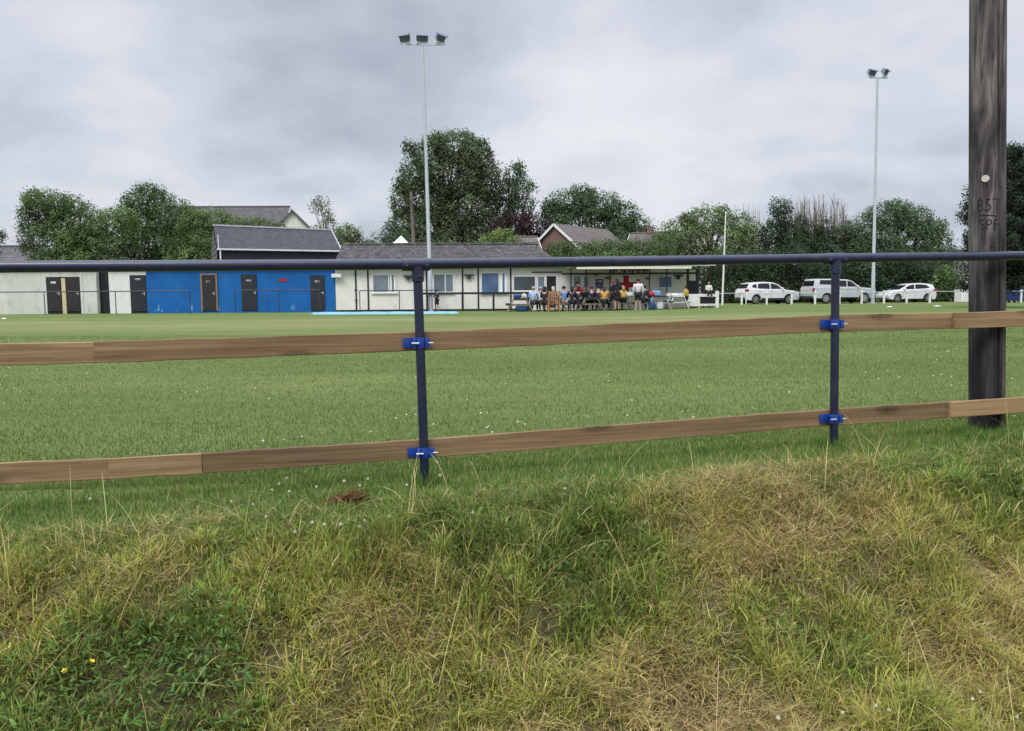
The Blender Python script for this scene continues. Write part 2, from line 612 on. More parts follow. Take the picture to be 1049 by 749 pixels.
# ------------------------------------------------------------------ ground sheet
def ground():
    def axis(lo, hi, dlo, dhi, d0, n):
        core = np.arange(dlo, dhi + 1e-6, d0)
        def out(a, b, k):
            t = np.linspace(0, 1, k + 1)[1:]
            return a + (b - a) * (np.exp(t * 5) - 1) / (math.exp(5) - 1)
        return np.concatenate([out(dlo, lo, n)[::-1], core, out(dhi, hi, n)])
    xs = axis(-900, 900, -6, 7, .085, 60)
    ys = axis(-60, 1500, 0.2, 9, .085, 90)
    X, Y = np.meshgrid(xs, ys)
    Z = T(X, Y)
    nx, ny = len(xs), len(ys)
    v = np.stack([X, Y, Z], -1).reshape(-1, 3)
    i = (np.arange(ny - 1)[:, None] * nx + np.arange(nx - 1)[None]).ravel()
    q = np.stack([i, i + 1, i + nx + 1, i + nx], 1)
    m = NT('mown_field')
    co = m.coord((1, 1, 1))
    sx = m.n('ShaderNodeSeparateXYZ'); m.l(co, sx.inputs[0])
    big = m.noise(m.coord((.10, .22, 1)), 1, 4, .6, .3)
    mid = m.noise(m.coord((.7, 1.5, 1)), 1, 5, .65)
    fine = m.noise(co, 16, 5, .7)
    fine2 = m.noise(co, 55, 3, .7)
    c = m.ramp(big, [(.35, (.098, .140, .038)), (.5, (.122, .162, .046)), (.66, (.160, .186, .063))])
    c = m.mix(m.ramp(mid, [(.38, .55), (.62, 0)]), c, (.080, .124, .034))
    c = m.mix(m.ramp(fine, [(.42, 0), (.68, .6)]), c, (.19, .215, .085))
    c = m.mix(m.ramp(fine2, [(.3, .55), (.52, 0)]), c, (.075, .115, .028))
    bsn = m.math('SINE', m.math('MULTIPLY', m.math('ADD', m.math('ADD', sx.outputs['Y'], m.math('MULTIPLY', sx.outputs['X'], .35)), m.math('MULTIPLY', mid, .5)), 1.3))
    c = m.mix(m.math('ADD', m.math('MULTIPLY', bsn, .11), .11), c, (.055, .09, .024))
    # worn pale belt near the far touchline and the faint painted line
    wob = m.math('MULTIPLY', m.math('SUBTRACT', mid, .5), 3.0)
    yy = m.math('ADD', sx.outputs['Y'], wob)
    belt = m.math('MULTIPLY', m.ramp(m.math('MULTIPLY', yy, .01), [(.19, 0), (.245, .55), (.31, .4), (.36, 0)]), m.ramp(big, [(.3, .35), (.6, 1)]))
    c = m.mix(belt, c, (.235, .225, .105))
    ln = m.math('LESS_THAN', m.math('ABSOLUTE', m.math('SUBTRACT', sx.outputs['Y'], 30.2)), .09)
    c = m.mix(m.math('MULTIPLY', m.math('MULTIPLY', ln, .55), m.ramp(mid, [(.3, .3), (.6, 1)])), c, (.42, .44, .32))
    # soil and thatch on the bank (near, below the fence line)
    s = m.math('SUBTRACT', m.math('SUBTRACT', sx.outputs['Y'], FA), m.math('MULTIPLY', sx.outputs['X'], FB))
    bank = m.ramp(m.math('ADD', m.math('MULTIPLY', s, .5), .9), [(.5, 1), (.72, 0)])
    soil = m.ramp(m.noise(co, 9, 5, .7), [(.35, (.04, .034, .018)), (.55, (.10, .085, .042)), (.7, (.19, .15, .085))])
    c = m.mix(bank, c, soil)
    m.color(c).set(.95, 0, .1)
    m.bump(fine, .5, .03)
    o = link('field', np_mesh('field', v, quads=q, mat=m.m, smooth=True))
    tag(o, 'mown sports field behind the fence and the grassy bank in front of it', kind='structure')


ground()

# ------------------------------------------------------------------ grass blades
def blades(pos, h, wd, ld, lean, curl, cb, ct, segs=2):
    """pos (n,3) root; h,wd length/width; ld lean direction angle; lean radians; curl extra radians; colours base/tip"""
    n = len(pos)
    side = ld + math.pi / 2 + RNG.normal(0, .6, n)
    sv = np.stack([np.cos(side), np.sin(side), np.zeros(n)], 1)
    hd = np.stack([np.cos(ld), np.sin(ld), np.zeros(n)], 1)
    vs = []; cs = []
    p = pos.copy(); a = lean.copy()
    for k in range(segs + 1):
        t = k / segs
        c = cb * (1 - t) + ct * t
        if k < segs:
            ww = (wd * (1 - .55 * t * t))[:, None] * .5
            vs += [p - sv * ww, p + sv * ww]; cs += [c, c]
        else:
            vs.append(p); cs.append(c)
        step = (h / segs)[:, None]
        p = p + (hd * np.sin(a)[:, None] + np.array([0, 0, 1]) * np.cos(a)[:, None]) * step
        a = a + curl / segs
    nv = 2 * segs + 1
    V = np.stack(vs, 1).reshape(-1, 3); C = np.stack(cs, 1).reshape(-1, 3)
    b = (np.arange(n) * nv)[:, None]
    Q = np.concatenate([b + np.array([[2 * k, 2 * k + 1, 2 * k + 3, 2 * k + 2]]) for k in range(segs - 1)], 0) if segs > 1 else None
    Tt = b + np.array([[2 * segs - 2, 2 * segs - 1, 2 * segs]])
    return V, C, Q, Tt


class Grass:
    def __init__(s): s.V = []; s.C = []; s.Q = []; s.T = []; s.n = 0

    def add(s, V, C, Q, Tt):
        s.V.append(V); s.C.append(C)
        if Q is not None: s.Q.append(Q + s.n)
        s.T.append(Tt + s.n); s.n += len(V)

    def build(s, name, mat):
        return link(name, np_mesh(name, np.concatenate(s.V), np.concatenate(s.Q) if s.Q else None,
                                  np.concatenate(s.T), np.clip(np.concatenate(s.C), .003, .9), mat))


def root(x, y, dz=-.004):
    return np.stack([x, y, T(x, y) + dz], 1)


def jit(c, n, amt):
    c = np.asarray(c, float)
    if c.ndim == 1: c = np.tile(c, (n, 1))
    return c * (1 + RNG.normal(0, amt, (n, 1))) * (1 + RNG.normal(0, amt * .35, (n, 3)))


def sline(x, y): return y - (FA + FB * x)


STRAW = np.array([.60, .49, .23]); DRYB = np.array([.46, .345, .165])
OLIVE = np.array([.42, .415, .095]); FRESH = np.array([.29, .335, .074]); DEEP = np.array([.18, .245, .060])


def dryness(x, y):
    """0 lush .. 1 dead straw, over the bank"""
    d = fbm(x * 1.15 + 3, y * 1.5 + 1, 41, 4)
    d = (d - .5) * 2.1 + .535
    def bl(cx, cy, rx, ry, a):
        return a * np.exp(-((x - cx) / rx) ** 2 - ((y - cy) / ry) ** 2)
    d = d + bl(-1.15, 2.5, .5, .25, -.5) + bl(-1.7, 2.45, .35, .3, -.25) + bl(-.9, 3.0, .5, .2, -.22)
    d = d + bl(-.1, 2.4, .6, .18, .35) + bl(.55, 2.75, .5, .3, .25) + bl(1.25, 3.55, .8, .25, .3) + bl(.9, 3.1, .5, .3, .1)
    d = d + bl(1.05, 2.95, .25, .2, -.4) + bl(.35, 3.05, .25, .2, -.3) + bl(1.7, 2.35, .5, .2, -.4) + bl(.0, 3.2, .45, .35, .25)
    d = d - .28 * sstep(-.95, -.45, sline(x, y)) * (1 - sstep(.2, 1.0, x))
    d = d + bl(2.4, 3.6, .5, .3, -.2) + bl(1.9, 3.0, .4, .3, .2)
    return np.clip(d, 0, 1)


def bank_colours(d, n):
    t1 = sstep(.12, .38, d)[:, None]; t2 = sstep(.40, .68, d)[:, None]; t3 = sstep(.70, .95, d)[:, None]
    c = DEEP * (1 - t1) + FRESH * t1
    c = c * (1 - t2) + OLIVE * t2
    c = c * (1 - t3) + (STRAW * .55 + DRYB * .45) * t3
    return c


bank = Grass()
# tufts
nt = 7200
tx = RNG.uniform(-2.7, 3.9, nt); ts = RNG.uniform(-2.15, -.30, nt)
ty = FA + FB * tx + ts
td = np.clip(dryness(tx, ty) + RNG.normal(0, .13, nt), 0, 1)
per = RNG.integers(28, 60, nt)
idx = np.repeat(np.arange(nt), per); n = len(idx)
ang = RNG.uniform(0, 2 * math.pi, n); rr = np.abs(RNG.normal(0, .034, n)) * (1 + td[idx] * .6)
x = tx[idx] + np.cos(ang) * rr; y = ty[idx] + np.sin(ang) * rr
tuftdir = RNG.uniform(0, 2 * math.pi, nt); tuftl = RNG.uniform(0, .55, nt)
hx = np.cos(ang) * .8 + np.cos(tuftdir[idx]) * tuftl[idx] * 1.6; hy = np.sin(ang) * .8 + np.sin(tuftdir[idx]) * tuftl[idx] * 1.6 - .25
ld = np.arctan2(hy, hx)
tall = (.22 + 1.35 * fbm(tx * 3.6, ty * 3.6, 77, 3)) * .92
th = (RNG.gamma(5, 1 / 5, nt) * .078 * tall)[idx] * RNG.uniform(.55, 1.25, n)
sblend = sstep(-.75, -.42, sline(x, y))
th = th * (1 - .62 * sblend)
lean = np.abs(RNG.normal(.45, .42, n)) + .45 * sstep(.6, 1, td[idx])
curl = RNG.gamma(2, .48, n)
col = bank_colours(np.clip(td[idx] - .25 * sblend, 0, 1), n)
dead = RNG.random(n) < (.05 + .20 * td[idx])
col[dead] = STRAW * RNG.uniform(.55, 1.15, (dead.sum(), 1))
col = jit(col, n, .25) * (.62 + .86 * fbm(tx * 5.5, ty * 5.5, 83, 3))[idx][:, None]  # patchy tuft brightness paints lit tops and shaded hollows into the colour
wd = RNG.uniform(.0026, .0054, n) * np.where(td[idx] < .3, 1.25, 1)
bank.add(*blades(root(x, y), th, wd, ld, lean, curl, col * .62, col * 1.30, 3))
# flat thatch: dead blades lying in all directions, thick in the dry patches
n = 90000
x = RNG.uniform(-2.7, 3.9, n); y = FA + FB * x + RNG.uniform(-2.15, -.38, n)
d = dryness(x, y); keep = RNG.random(n) < (.10 + .9 * sstep(.45, .85, d)); x = x[keep]; y = y[keep]; n = len(x)
c = np.where(RNG.random((n, 1)) < .5, STRAW, DRYB) * RNG.uniform(.45, 1.25, (n, 1))
bank.add(*blades(root(x, y, .012) + np.stack([np.zeros(n), np.zeros(n), RNG.uniform(0, .05, n)], 1), RNG.uniform(.04, .14, n), RNG.uniform(.0015, .0032, n),
                 RNG.uniform(0, 6.28, n), RNG.normal(1.35, .22, n), RNG.normal(.2, .35, n), c, c * 1.1, 2))
# long pale stalks arching over
n = 360
x = RNG.uniform(-2.7, 3.9, n); y = FA + FB * x + RNG.uniform(-2.1, -.3, n)
c = jit(STRAW * 1.25, n, .15)
bank.add(*blades(root(x, y, .02), RNG.uniform(.18, .42, n), RNG.uniform(.0018, .0030, n), RNG.uniform(0, 6.28, n),
                 RNG.uniform(.2, 1.2, n), RNG.uniform(.2, 1.5, n), c * .9, c * 1.1, 5))
tag(bank.build('rough_grass', M['grass']), 'rough tussocky half dried grass covering the bank below the fence', 'grass', kind='stuff')

# broad leaved weeds in the green hollows
weeds = Grass()
n = 7000
x = np.concatenate([RNG.normal(-1.2, .42, n // 2), RNG.uniform(-2.6, 3.8, n - n // 2)])
y = np.concatenate([RNG.normal(2.55, .22, n // 2), np.zeros(n - n // 2)])
k = n // 2
y[k:] = FA + FB * x[k:] + RNG.uniform(-2.1, -.4, n - k)
ok = (dryness(x, y) < .45) & (sline(x, y) < -.4) & (sline(x, y) > -2.2); x = x[ok]; y = y[ok]; n = len(x)
c = jit(np.array([.13, .225, .06]), n, .28)
weeds.add(*blades(root(x, y, .01) + np.stack([np.zeros(n), np.zeros(n), RNG.uniform(0, .09, n)], 1), RNG.uniform(.016, .044, n), RNG.uniform(.006, .014, n),
                  RNG.uniform(0, 6.28, n), RNG.uniform(.5, 1.5, n), RNG.uniform(0, .8, n), c * .8, c * 1.15, 3))
tag(weeds.build('weed_leaves', M['grass']), 'low dark green broad leaved weeds growing among the bank grass', 'weeds', kind='stuff')

# lawn: lush strip at the fence, then mown turf thinning with distance
lawn = Grass()
n = 76000
x = RNG.uniform(-2.9, 4.6, n); s = np.concatenate([RNG.uniform(-.62, .25, int(n * .54)), -.6 - np.abs(RNG.normal(0, .22, int(n * .14))), RNG.uniform(.2, .75, n - int(n * .54) - int(n * .14))])
y = FA + FB * x + s
hgt = (.040 + .045 * fbm(x * 3, y * 3, 9)) * (1 - .55 * sstep(.1, .7, s)) * RNG.uniform(.6, 1.25, n)
c = np.array([.155, .245, .056]) + (fbm(x * 1.7, y * 1.7, 15)[:, None] - .5) * np.array([.085, .05, .02])
yel = RNG.random(n) < .12; c[yel] = STRAW * .75
c = jit(c, n, .2)
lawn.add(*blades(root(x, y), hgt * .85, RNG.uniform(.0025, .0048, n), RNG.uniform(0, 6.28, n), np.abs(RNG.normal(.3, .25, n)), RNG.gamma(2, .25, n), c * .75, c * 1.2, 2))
# long grass round the feet of posts and pole
for (px, k, rad, hh) in ((432, 380, .09, .085), (855, 380, .09, .09), (1011, 900, .22, .085), (340, 300, .25, .07)):
    b = G(px, Yf(px) + (.10 if px == 1011 else 0))
    a = RNG.uniform(0, 6.28, k); r_ = rad * np.sqrt(RNG.uniform(.1, 1, k))
    x = b.x + np.cos(a) * r_; y = b.y + np.sin(a) * r_ - (.12 if px == 1011 else 0)
    c = jit(np.array([.14, .24, .056]), k, .25)
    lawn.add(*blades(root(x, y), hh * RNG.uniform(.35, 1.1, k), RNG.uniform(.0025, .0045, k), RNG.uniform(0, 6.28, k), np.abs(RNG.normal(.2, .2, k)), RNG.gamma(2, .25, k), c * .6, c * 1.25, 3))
n = 400000
u = RNG.random(n)
yy = 4.0 + 15.0 * u ** 1.65
x = RNG.uniform(-1, 1, n) * (yy * .78 + 1.6)
y = yy
s = sline(np.clip(x, -6, 8), y); ok = s > .25; x = x[ok]; y = y[ok]; n = len(x)
far = sstep(6, 19, y)
pt = fbm(x * .35, y * .7, 51, 4); pt2 = fbm(x * 1.6, y * 3.0, 61, 3)
c = np.array([.134, .180, .048]) + (pt[:, None] - .5) * np.array([.13, .075, .04]) + (pt2[:, None] - .5) * np.array([.10, .095, .036])
band = np.sin((y + .35 * x + .8 * (fbm(x * .3, y * .3, 91, 2) - .5)) * 2.6) ; c = c * (1 + .10 * band[:, None])
yel = RNG.random(n) < .08; c[yel] = np.array([.28, .26, .12])
c = jit(c, n, .2)
lawn.add(*blades(root(x, y, -.006), RNG.uniform(.018, .042, n) * (1 - .25 * far), RNG.uniform(.003, .0055, n) * (1 + 1.3 * far), RNG.uniform(0, 6.28, n),
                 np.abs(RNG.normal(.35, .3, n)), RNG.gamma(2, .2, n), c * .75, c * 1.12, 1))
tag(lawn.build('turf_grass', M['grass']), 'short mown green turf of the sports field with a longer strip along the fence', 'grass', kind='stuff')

# ------------------------------------------------------------------ small flowers
def clover_mesh():
    b = MB(); b.cur = 0
    b.tube((0, 0, 0), (.004, .002, .055), .0012, .001, 5)
    b.cur = 1
    for i in range(26):
        a = i * 2.39996; z = 1 - 2 * (i + .5) / 26 * .8
        r_ = math.sqrt(max(0, 1 - z * z))
        d = Vector((math.cos(a) * r_, math.sin(a) * r_, z))
        c = Vector((.004, .002, .061)) + d * .0055
        q = d.to_track_quat('Z', 'Y').to_matrix()
        b.ell(c, (.0016, .0016, .0042), 5, 4, q)
    return b


stemm = paint('flower_stem', (.07, .12, .03), .6)
petal = paint('clover_petal', (.62, .60, .52), .7, .1)
cl0 = clover_mesh().build('clover_flower', [stemm, petal], smooth='all')
spots = [(293, 492), (285, 497), (276, 500), (300, 503), (327, 501), (352, 494), (368, 498), (376, 492), (260, 516), (239, 514), (270, 532), (299, 547), (322, 540),
         (335, 541), (348, 540), (366, 542), (371, 543), (396, 531), (375, 533), (481, 525), (93, 511), (420, 497), (449, 478), (452, 487), (577, 500), (627, 512),
         (930, 700), (1002, 711), (993, 718), (898, 722), (866, 738), (793, 739), (1040, 738), (913, 733), (951, 708)]
for i, (px, py) in enumerate(spots):
    # find the ground under this sight line
    Y = 2.0
    while Y < 12:
        p = P(px, py, Y)
        if p.z <= float(T(p.x, p.y)) + .055: break
        Y += .01
    o = cl0 if i == 0 else cl0.copy()
    if i: COL.objects.link(o)
    o.location = (p.x, p.y, float(T(p.x, p.y)) + random.uniform(.0, .02))
    o.rotation_euler = (random.uniform(-.3, .3), random.uniform(-.3, .3), random.uniform(0, 6))
    sc = random.uniform(.6, .9); o.scale = (sc, sc, sc * 1.15)
    tag(o, 'small round white clover blossom in the short bank grass', 'flower', 'white clover blossoms in the grass')

# countless blossoms further out on the turf
nb = 300
yy = 5 + 13 * RNG.random(nb) ** 1.3; xx = RNG.uniform(-.68, .68, nb) * yy
cl = fbm(xx * .5, yy * .5, 88, 3); ok = (cl > .5) & (sline(xx, yy) > .3); xx, yy = xx[ok], yy[ok]
b = MB()
for a_, c_ in zip(xx, yy):
    z = float(T(a_, c_)); r_ = random.uniform(.006, .010)
    b.ell((a_, c_, z + .035), (r_, r_, r_ * .8), 5, 3)
tag(b.build('clover_blossoms', petal, smooth='all'), 'scattered white clover blossoms dotting the mown turf', 'flowers', kind='stuff')

ypet = paint('yellow_petal', (.75, .52, .02), .5, .05)
def buttercup():
    b = MB(); b.tube((0, 0, 0), (0, 0, .12), .0012, .001, 5); b.cur = 1
    for k in range(5):
        a = k * 2 * math.pi / 5
        d = Vector((math.cos(a), math.sin(a), .45)); s_ = Vector((-math.sin(a), math.cos(a), 0)) * .008
        c = Vector((0, 0, .12))
        b.poly([c, c + d * .009 + s_, c + d * .017, c + d * .009 - s_])
    return b
bc0 = buttercup().build('yellow_flower', [stemm, ypet], fixn=False)
for i, ((px, py), lb) in enumerate(zip([(68, 673), (83, 669), (129, 675), (109, 693)],
        ['yellow wild flower in the dark weeds, leftmost of the four', 'tiny yellow wild flower just right of the leftmost one in the weeds',
         'yellow wild flower in the weeds, furthest right of the four', 'yellow wild flower in the weeds, lowest of the four'])):
    Y = 2.0
    while Y < 6:
        p = P(px, py, Y)
        if p.z <= float(T(p.x, p.y)) + .10: break
        Y += .01
    o = bc0 if i == 0 else bc0.copy()
    if i: COL.objects.link(o)
    o.location = (p.x, p.y, float(T(p.x, p.y)) + .0); o.rotation_euler = (.5, random.uniform(-.2, .2), i * 1.3); o.scale = (.62,) * 3
    tag(o, lb, 'flower', 'yellow wild flowers on the bank')

# reddish seed heads of dock beside the first post
Yd = 3.55
b = Grass(); n = 260
base = G(345, Yd)
x = base.x + RNG.normal(0, .05, n); y = base.y + RNG.normal(0, .03, n)
c = jit(np.array([.16, .055, .035]), n, .25)
b.add(*blades(root(x, y, .015), RNG.uniform(.04, .11, n), RNG.uniform(.003, .006, n), RNG.uniform(-.6, .9, n), RNG.uniform(.7, 1.4, n), RNG.uniform(0, .4, n), c * .8, c * 1.2, 3))
o = b.build('dock_plant', M['grass']); tag(o, 'reddish brown seeding dock plant lying in the grass left of the nearer fence post', 'plant')
# ------------------------------------------------------------------ near fence
fang = math.atan(FB)
F0 = G(435, Yf(435))
fence = thing('pitch_fence', 'navy tubular rail fence with brown timber boards along the top of the grass bank', 'fence', F0, fang)
FM = Matrix.Translation(F0) @ Matrix.Rotation(fang, 4, 'Z')
FI = FM.inverted()


def fl(px, py, off=0.0):
    """point on the fence line at pixel px,py ; off = metres behind the line (local y)"""
    p = FI @ P(px, py, Yf(px))
    return Vector((p.x, p.y + off, p.z))


rail_px = [(-230, 276.5), (0, 273.3), (200, 272.2), (428, 270.6), (640, 267.8), (856, 264.6), (1049, 261.8), (1400, 257)]
RR = .0265
# the tube comes in lengths that meet inside the tee fittings
def railpt(px):
    xs = [a for a, _ in rail_px]; ys = [b for _, b in rail_px]
    return fl(px, float(np.interp(px, xs, ys)))
for a, c in ((-230, 429), (429, 857), (857, 1400)):
    pts = [railpt(px) for px in np.linspace(a, c, 9)]
    b = MB(); b.path(pts, RR, 20); b.build('top_rail', M['navy'], fence, smooth=True)
posts = [((427.5, 271), (436, 510)), ((856, 265), (854, 470))]
for (tx_, ty_), (bx, by) in posts:
    t = fl(tx_, ty_); bt = fl(bx, by)
    p = MB().tube(bt, t, .0235, n=20).build('post', M['navy'], fence, smooth=True)
    b = MB()
    d = (railpt(tx_ + 6) - railpt(tx_ - 6)).normalized()
    b.path([t - d * .078, t - d * .074, t + d * .060, t + d * .064], [RR + .001, RR + .0055, RR + .0055, RR + .001], 20)
    dn = (bt - t).normalized()
    b.path([t + dn * .01, t + dn * .083, t + dn * .087], [.031, .031, .0255], 20)
    for q in (t - d * .055 + Vector((0, -RR - .004, -.008)), t + d * .045 + Vector((0, -RR - .004, -.008)), t + dn * .06 + Vector((.004, -.031, 0)), t + dn * .062 + Vector((-.031, -.002, 0))):
        b.ell(q, (.007, .007, .007), 8, 6)
    b.build('tee_fitting', M['navy'], p, smooth=True)


def boardx(keys, y_off, h=.098, th=.022, x0=None, x1=None, wob=.0015):
    """board running along the fence; keys = pixel px -> py of its middle"""
    kx = [k[0] for k in keys]; ky = [k[1] for k in keys]
    N = max(4, int(abs(x1 - x0) / 25))
    vs = []; fs = []
    r_ = random.Random(int(x0 * 7 + ky[0]))
    for i in range(N + 1):
        px = x0 + (x1 - x0) * i / N
        c = fl(px, float(np.interp(px, kx, ky)), y_off)
        dz = r_.uniform(-wob, wob); hh = h / 2 + r_.uniform(-wob, wob)
        e = .003
        prof = [(-th / 2, -hh + e), (-th / 2, hh - e), (-th / 2 + e, hh), (th / 2 - e, hh), (th / 2, hh - e), (th / 2, -hh + e), (th / 2 - e, -hh), (-th / 2 + e, -hh)]
        for a, z in prof:
            vs.append((c.x, c.y + a, c.z + z + dz))
    for i in range(N):
        for k in range(8):
            k2 = (k + 1) % 8
            fs.append((i * 8 + k, i * 8 + k2, i * 8 + 8 + k2, i * 8 + 8 + k))
    fs.append(tuple(range(7, -1, -1))); fs.append(tuple(N * 8 + k for k in range(8)))
    b = MB(); b.add(vs, fs)
    return b


UP = [(-100, 365.5), (0, 364), (95, 361.7), (424, 350.3), (640, 341), (855, 331.6), (980, 328.8), (1049, 326.6), (1300, 319)]
LO = [(-100, 490), (0, 486.8), (110, 481.6), (205, 476), (430, 461.3), (640, 445), (855, 428.3), (970, 420.6), (1049, 414.8), (1300, 397)]
BO = .0235 + .011 + .001
for keys, x0, x1, yo in ((UP, -100, 94.6, BO + .006), (UP, 95, 990, BO), (UP, 978.5, 1300, BO - .0235),
                         (LO, -100, 109.6, BO + .004), (LO, 110, 206, BO - .004), (LO, 206.5, 988, BO), (LO, 974, 1300, BO - .0235)):
    boardx(keys, yo, x0=x0, x1=x1).build('board', M['board'], fence, loc=None)
# clamps: a plate on the board with a strap round the post, and a bolt
for (px, py) in ((430, 351.3), (434.5, 463.5), (855, 332), (854.2, 428.8)):
    c = fl(px, py)
    b = MB()
    b.box((c.x - .052, -.001 + c.y - .0255 + .042, c.z), (.062, .006, .052))
    b.path([Vector((c.x, c.y, c.z - .026)), Vector((c.x, c.y, c.z + .026))], .0285, 18)
    b.box((c.x - .030, c.y - .0165, c.z), (.016, .024, .052))
    b.box((c.x + .036, c.y - .012, c.z), (.024, .02, .048))
    cl = b.build('board_clamp', M['blueclamp'], fence, smooth=True, bevel=.006, seg=2)
    b = MB()
    b.tube((c.x - .044, c.y - .031, c.z), (c.x - .008, c.y - .034, c.z), .0048, n=8)
    b.build('bolt', M['zinc'], cl, smooth=True)
    b = MB(); b.tube((c.x + .04, c.y - .022, c.z), (c.x + .066, c.y - .024, c.z), .0034, n=8)
    b.build('bolt_end', M['zinc'], cl, smooth=True)

# ------------------------------------------------------------------ telegraph pole behind the fence
def polemat():
    m = NT('weathered_pole')
    v = m.coord((14, 14, .9)); v2 = m.coord((42, 42, 2.2))
    f = m.noise(v, 1, 6, .62, 1.2); f2 = m.noise(v2, 1, 5, .6, .7)
    big = m.noise(m.coord((7, 7, 1.3)), 1, 4, .6, .9)
    mixf = m.math('ADD', m.math('MULTIPLY', f, .45), m.math('MULTIPLY', big, .62))
    c = m.ramp(mixf, [(.38, (.016, .0145, .016)), (.47, (.045, .041, .043)), (.55, (.098, .088, .086)), (.65, (.21, .19, .18))])
    c = m.mix(m.ramp(f2, [(.34, .65), (.48, 0)]), c, (.018, .015, .017))
    # darker towards the foot
    sx = m.n('ShaderNodeSeparateXYZ'); m.l(m.coord((1, 1, 1)), sx.inputs[0])
    lowd = m.ramp(m.math('ADD', m.math('MULTIPLY', sx.outputs['Z'], .4), m.math('MULTIPLY', big, .15)), [(.25, .75), (.62, .0)])
    c = m.mix(lowd, c, (.016, .015, .019))
    # pale sapwood along the right edge
    lx = m.math('ADD', sx.outputs['X'], m.math('MULTIPLY', m.math('SUBTRACT', f, .5), .02))
    c = m.mix(m.math('MULTIPLY', m.ramp(m.math('MULTIPLY', lx, 5.0), [(.07, 0), (.15, .6)]), m.ramp(mixf, [(.42, .2), (.6, 1)])), c, (.20, .165, .125))
    m.color(c).set(.9, 0, .15)
    m.bump(f2, .9, .012)
    return m.m


M['pole'] = polemat()
YP = Yf(1011) + .19
pb = P(1011.3, 444, YP); pb.z = float(T(pb.x, pb.y)) - .05; ptop = P(1012, 0, YP)
R0 = .5 * 37.5 * YP / FPX * .885
tp = thing('telegraph_pole', 'thick weathered wooden telegraph pole just behind the fence boards with carved letters', 'pole', pb, 0)
ax = ptop - pb; axd = ax.normalized(); PH = 7.5
b = MB(); nseg = 60; nn = 180
vs = []; fs = []
crk_a = -1.45     # long drying crack on the camera side, right of centre
for i in range(nseg + 1):
    t = i / nseg * PH
    c = axd * t
    rad = R0 * (1 - .012 * t)
    for k in range(nn):
        a = 2 * math.pi * k / nn
        w_ = rad * (1 + .010 * math.sin(3 * a + t * .5) + .008 * math.sin(7 * a + 1.7 * t))
        da = (a - (crk_a + .03 * math.sin(t * 2.1)) + math.pi) % (2 * math.pi) - math.pi
        w_ -= .045 * math.exp(-(da / (.045 + .02 * math.sin(t * 3.3))) ** 2)
        vs.append((c.x + math.cos(a) * w_, c.y + math.sin(a) * w_, c.z))
for i in range(nseg):
    for k in range(nn):
        k2 = (k + 1) % nn
        fs.append((i * nn + k, i * nn + k2, i * nn + nn + k2, i * nn + nn + k))
fs.append(tuple(nseg * nn + k for k in range(nn)))
b.add(vs, fs); b.build('pole_shaft', M['pole'], tp, smooth='all')
M['carve'] = paint('carved_dark', (.018, .016, .017), .95, .1, 20)


def on_pole(px, py):
    """height along the shaft and angle round it where a sight line meets the pole's surface"""
    Y = YP - R0 * 1.5
    while Y < YP + R0:
        p = P(px, py, Y) - pb
        t = p.dot(axd); q = p - axd * t
        if q.length <= R0 * (1 - .012 * t) * 1.004: break
        Y += .0005
    return t, math.atan2(q.y, q.x)


def skin_pt(t, a, lift):
    c = axd * t; rad = R0 * (1 - .012 * t) * (1 + .010 * math.sin(3 * a + t * .5) + .008 * math.sin(7 * a + 1.7 * t)) + lift
    return Vector((c.x + math.cos(a) * rad, c.y + math.sin(a) * rad, c.z))


def carve_text(body, px, py, hpx):
    cu = bpy.data.curves.new('carved_text', 'FONT'); cu.body = body; cu.size = 1; cu.align_x = 'CENTER'; cu.align_y = 'CENTER'
    cu.offset = -.012
    o = bpy.data.objects.new('carved_text', cu); COL.objects.link(o)
    dg = bpy.context.evaluated_depsgraph_get(); dg.update()
    me = bpy.data.meshes.new_from_object(o.evaluated_get(dg)); bpy.data.objects.remove(o)
    bm = bmesh.new(); bm.from_mesh(me)
    bmesh.ops.triangulate(bm, faces=bm.faces)
    bmesh.ops.subdivide_edges(bm, edges=[e for e in bm.edges if e.calc_length() > .12], cuts=2)
    t, a0 = on_pole(px, py); s_ = hpx * YP / FPX / .72
    rr = random.Random(5)
    for v in bm.verts:
        X = v.co.x * s_ * .80 + rr.uniform(-.0008, .0008); Z = t + v.co.y * s_
        v.co = skin_pt(Z, a0 + X / R0, .0012)
    bm.to_mesh(me); bm.free()
    me.materials.clear(); me.materials.append(M['carve'])
    return link('carved_letters', me, tp)


carve_text('85T', 1013, 211, 13)
carve_text('SPF', 1013, 231, 11)
carve_text('4', 1017, 253, 10)
carve_text('2', 1014, 286, 9)
t0, a0 = on_pole(1004.5, 221); t1, a1 = on_pole(1021, 221.3)
b = MB(); b.path([skin_pt(t0 + (t1 - t0) * i / 8, a0 + (a1 - a0) * i / 8, 0) for i in range(9)], .0032, 6).build('carved_line', M['carve'], tp)
t, a = on_pole(1009.5, 183.5)
M['disc'] = paint('pale_tag_disc', (.55, .52, .46), .5, .15, 40)
q = skin_pt(t, a, .001); nrm = Vector((math.cos(a), math.sin(a), 0))
b = MB(); b.tube(q - nrm * .006, q + nrm * .004, .0215, n=20)
b.build('tag_disc', M['disc'], tp, bevel=.001)

